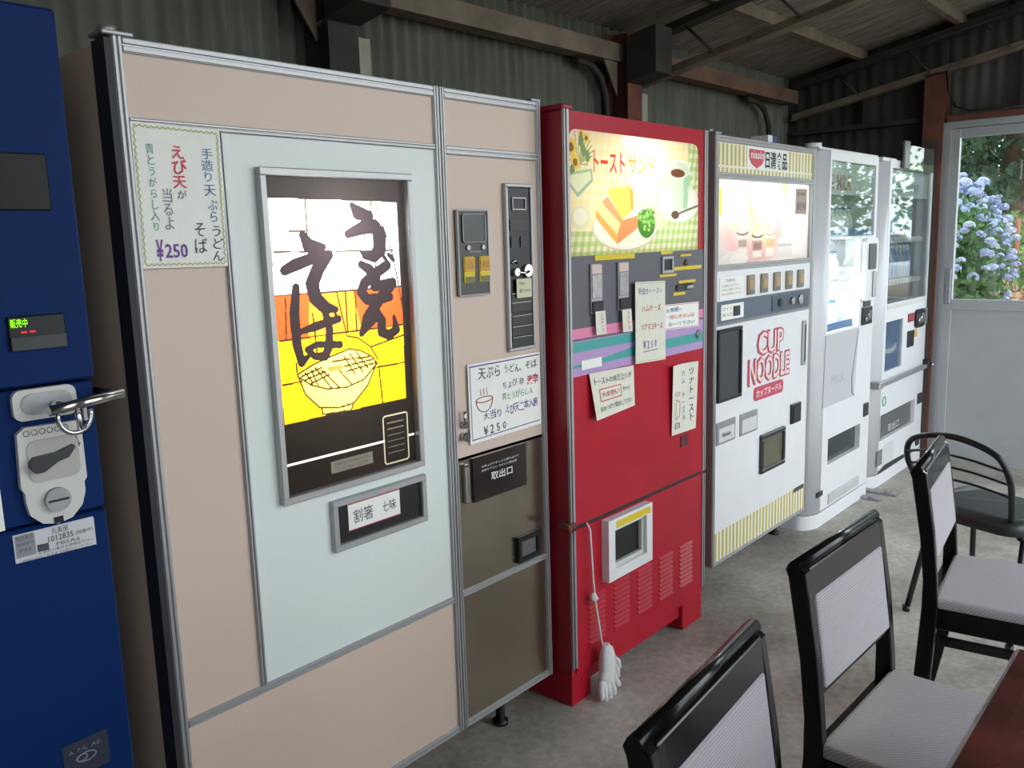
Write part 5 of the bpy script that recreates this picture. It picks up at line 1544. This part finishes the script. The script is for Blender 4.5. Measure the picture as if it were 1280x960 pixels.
conifer(21.5, 3.9, 10, 2.8, 'broad dark cedar in the back row beyond the door glass', 10, 3200)
conifer(22, 1.7, 10, 2.8, 'right hand cedar in the back row beyond the door glass', 11, 3200)
conifer(11.0, 2.2, 4.2, 1.3, 'smaller cedar close behind the hydrangea', 9, 2600)
broad(11.6, .95, .9, .45, 'low fresh green shrub beside the leaf covered bank', 5, 1500, m_leaf_l, 'green_shrub', ls=.09)
for k, (x, y, h, r) in enumerate(((24.5, -8.6, 5, 2.6), (27, -4.2, 5.5, 2.8), (19.5, -10.5, 5, 2.6), (29.5, .5, 6, 2.8), (9, -15, 6, 2.8), (1, -17, 6, 3), (31, -9.5, 7, 3.2))):
    broad(x, y, h, r, 'broad leafy tree beyond the yard, %s, mirrored in the machine glass' % ('behind the parked car', 'right of the parked car', 'left of the parked car', 'near the bank', 'across the yard', 'far left across the yard', 'farthest away')[k], 20+k, 2200)
o = MB().cyl((11.2, .56, gz(11.2, .56)-.1), (0, 0, 1), .025, .8, 8).build('red_stake', mat('stake_red', S(150, 90, 74), .8)); tag(o, 'thin reddish stake in the bank at the right of the door glass', 'stake')

# hydrangea: stems, leaves, each flower head a part
hx, hy = 7.35, .25
hz = gz(hx, hy)
hd_ = thing('hydrangea_bush', 'blue flowering hydrangea bush outside the sliding door', 'bush', (hx, hy, hz))
rnd = random.Random(42)
heads = []
tries = 0
while len(heads) < 240 and tries < 5000:
    tries += 1
    a = rnd.uniform(0, 6.28); e = rnd.uniform(-.35, 1.45)
    rr = rnd.uniform(.86, 1.06)
    p = Vector((hx+.55*rr*math.cos(a)*math.cos(e), hy-.02+.40*rr*math.sin(a)*math.cos(e), 1.06+.74*rr*math.sin(e)-(.12 if e < 0 else 0)))
    if all((p-q).length > .045 for q in heads):
        heads.append(p)
m_fl = [mat('hydrangea_blue', S(184, 198, 230), .7, 0, .25, 60), mat('hydrangea_pale', S(202, 210, 232), .7, 0, .2, 60), mat('hydrangea_mauve', S(180, 186, 218), .7, 0, .2, 60)]
protos = []
for k in range(3):
    rs = np.random.RandomState(k)
    co, fc = [], []
    for q in range(46):
        v = rs.normal(size=3); v /= np.linalg.norm(v); v[2] = abs(v[2])*1.0-.25
        c_ = v*np.array([.058, .058, .046])
        nrm = Vector(v).normalized(); a = nrm.orthogonal().normalized(); b2 = nrm.cross(a)
        an = rs.uniform(0, 1.5); a, b2 = a*math.cos(an)+b2*math.sin(an), b2*math.cos(an)-a*math.sin(an)
        i0 = len(co)
        s_ = .017
        cc = Vector(c_)
        co += [cc, cc+a*s_+b2*s_*.5+nrm*.004, cc+a*s_*.5+b2*s_+nrm*.004, cc-a*s_+b2*s_*.5+nrm*.004, cc-a*s_*.5-b2*s_+nrm*.004, cc+a*s_*.6-b2*s_*.9+nrm*.004]
        fc += [(i0, i0+1, i0+2), (i0, i0+2, i0+3), (i0, i0+3, i0+4), (i0, i0+4, i0+5), (i0, i0+5, i0+1)]
    me = bpy.data.meshes.new('flower_head'); me.from_pydata(co, [], fc); me.materials.append(m_fl[k])
    protos.append(me)
for k, p in enumerate(heads):
    o = bpy.data.objects.new('flower_head', protos[k % 3]); COL.objects.link(o); o.parent = hd_
    o.location = p-origin(hd_)
    o.rotation_euler = (rnd.uniform(-.4, .4), rnd.uniform(-.4, .4), rnd.uniform(0, 6))
    o.scale = [rnd.uniform(.45, .75)]*3
for k in range(9):
    a = k*.7
    MB().tube([(hx+.04*math.cos(a), hy+.04*math.sin(a), hz-.03), (hx+.22*math.cos(a), hy+.16*math.sin(a), 1.0), (hx+.40*math.cos(a), hy+.3*math.sin(a), 1.4)], [.012, .009, .005], 6).build('stem', mat('hydrangea_stem', S(110, 104, 72), .8), hd_)
pts = []
for k in range(4200):
    a = rnd.uniform(0, 6.28); e = math.asin(rnd.uniform(-.45, 1)); rr = rnd.uniform(.35, .98)
    pts.append((hx+.53*rr*math.cos(a)*math.cos(e), hy+.38*rr*math.sin(a)*math.cos(e), 1.06+.70*rr*math.sin(e)))
leaf_mesh(pts, .065, m_leaf_m, 'leaves', hd_, 8, .3, .6)
pts = []
for k in range(900):
    pts.append((rnd.uniform(10.2, 12.5), rnd.uniform(-.6, 2.6), 0))
pts = [(x, y, gz(x, y)+.0) for x, y, z in pts]
o = leaf_mesh(pts, .14, m_leaf_m, 'undergrowth', None, 13, -1.2, .3); tag(o, 'low green undergrowth on the bank outside', 'plants')
rs = np.random.RandomState(4)
pts = [(x, y, gz(x, y)+.012) for x, y in zip(rs.uniform(7.4, 13, 5000), rs.uniform(-.9, 3.4, 5000))]
o = leaf_mesh(pts, .09, mat('fallen_leaves', S(176, 142, 110), .9, 0, .4, 5), 'fallen_leaves', None, 14, 0, .7); tag(o, 'brown fallen leaves covering the bank outside', 'leaves')

# parked car, mirrored in the vending machine glass
car = thing('parked_car', 'white car parked outside, seen mirrored in the machine glass', 'car', (17.5, -4.7, -.125), None, .25)
m_car = mat('car_white', S(226, 228, 230), .15, 0, coat=1.)
m_cg = mat('car_window', S(70, 84, 88), .05)  # lightened grey stands for sky reflected in the windows
def loft(secs, name, m):
    mb = MB()
    R_ = [[mb.bm.verts.new(p) for p in s_] for s_ in secs]
    n = len(secs[0])
    for A, B_ in zip(R_[:-1], R_[1:]):
        for i in range(n):
            mb.bm.faces.new([A[i], A[(i+1) % n], B_[(i+1) % n], B_[i]]).smooth = True
    mb.bm.faces.new(R_[0]); mb.bm.faces.new(R_[-1][::-1])
    return mb.build(name, m, car, local=True)
def sec(x, w_, z0, z1, top):
    return [(x, -w_, z0+.06), (x, -w_, z0+.35), (x, -w_*.97, z1-.08), (x, -w_*top, z1), (x, w_*top, z1), (x, w_*.97, z1-.08), (x, w_, z0+.35), (x, w_, z0+.06), (x, w_*.9, z0), (x, -w_*.9, z0)]
loft([sec(-2.1, .62, .30, .62, .8), sec(-2.0, .76, .24, .80, .86), sec(-1.3, .83, .20, .90, .88), sec(0, .84, .20, .94, .9), sec(1.3, .83, .20, .96, .88), sec(1.95, .78, .24, .92, .86), sec(2.1, .66, .32, .80, .8)], 'car_body', m_car)
cab = [[(-1.25, -.74, .90), (-1.25, .74, .90), (-1.2, .70, .93), (-1.2, -.70, .93)], [(-.55, -.76, .93), (-.55, .76, .93), (-.5, .60, 1.36), (-.5, -.60, 1.36)],
       [(.3, -.77, .94), (.3, .77, .94), (.3, .60, 1.44), (.3, -.60, 1.44)], [(1.0, -.76, .95), (1.0, .76, .95), (1.0, .58, 1.38), (1.0, -.58, 1.38)], [(1.75, -.70, .94), (1.75, .70, .94), (1.7, .62, .98), (1.7, -.62, .98)]]
loft(cab, 'cabin_glass', m_cg)
for sy in (-1, 1):
    MB().tube(bez([(-1.22, sy*.70, .93), (-.5, sy*.61, 1.37), (.3, sy*.61, 1.45), (1.0, sy*.59, 1.39), (1.7, sy*.64, .98)]), .028, 8).build('roof_pillar', m_car, car, local=True)
    MB().tube([(.22, sy*.78, .94), (.22, sy*.61, 1.44)], .03, 8).build('door_pillar', m_car, car, local=True)
    for wx in (-1.3, 1.3):
        wl = MB().cyl((wx, sy*.70, .30), (0, sy, 0), .30, .14, 24).build('wheel', m_black, car, local=True)
        MB().cyl((wx, sy*.83, .30), (0, sy, 0), .18, .02, 20).build('hub', m_alu, wl, local=True)
mb = MB(); mb.prism_z([(-.5, -.60), (.3, -.62), (1.0, -.58), (1.0, .58), (.3, .62), (-.5, .60)], 1.40, 1.455); mb.build('roof', m_car, car, local=True)
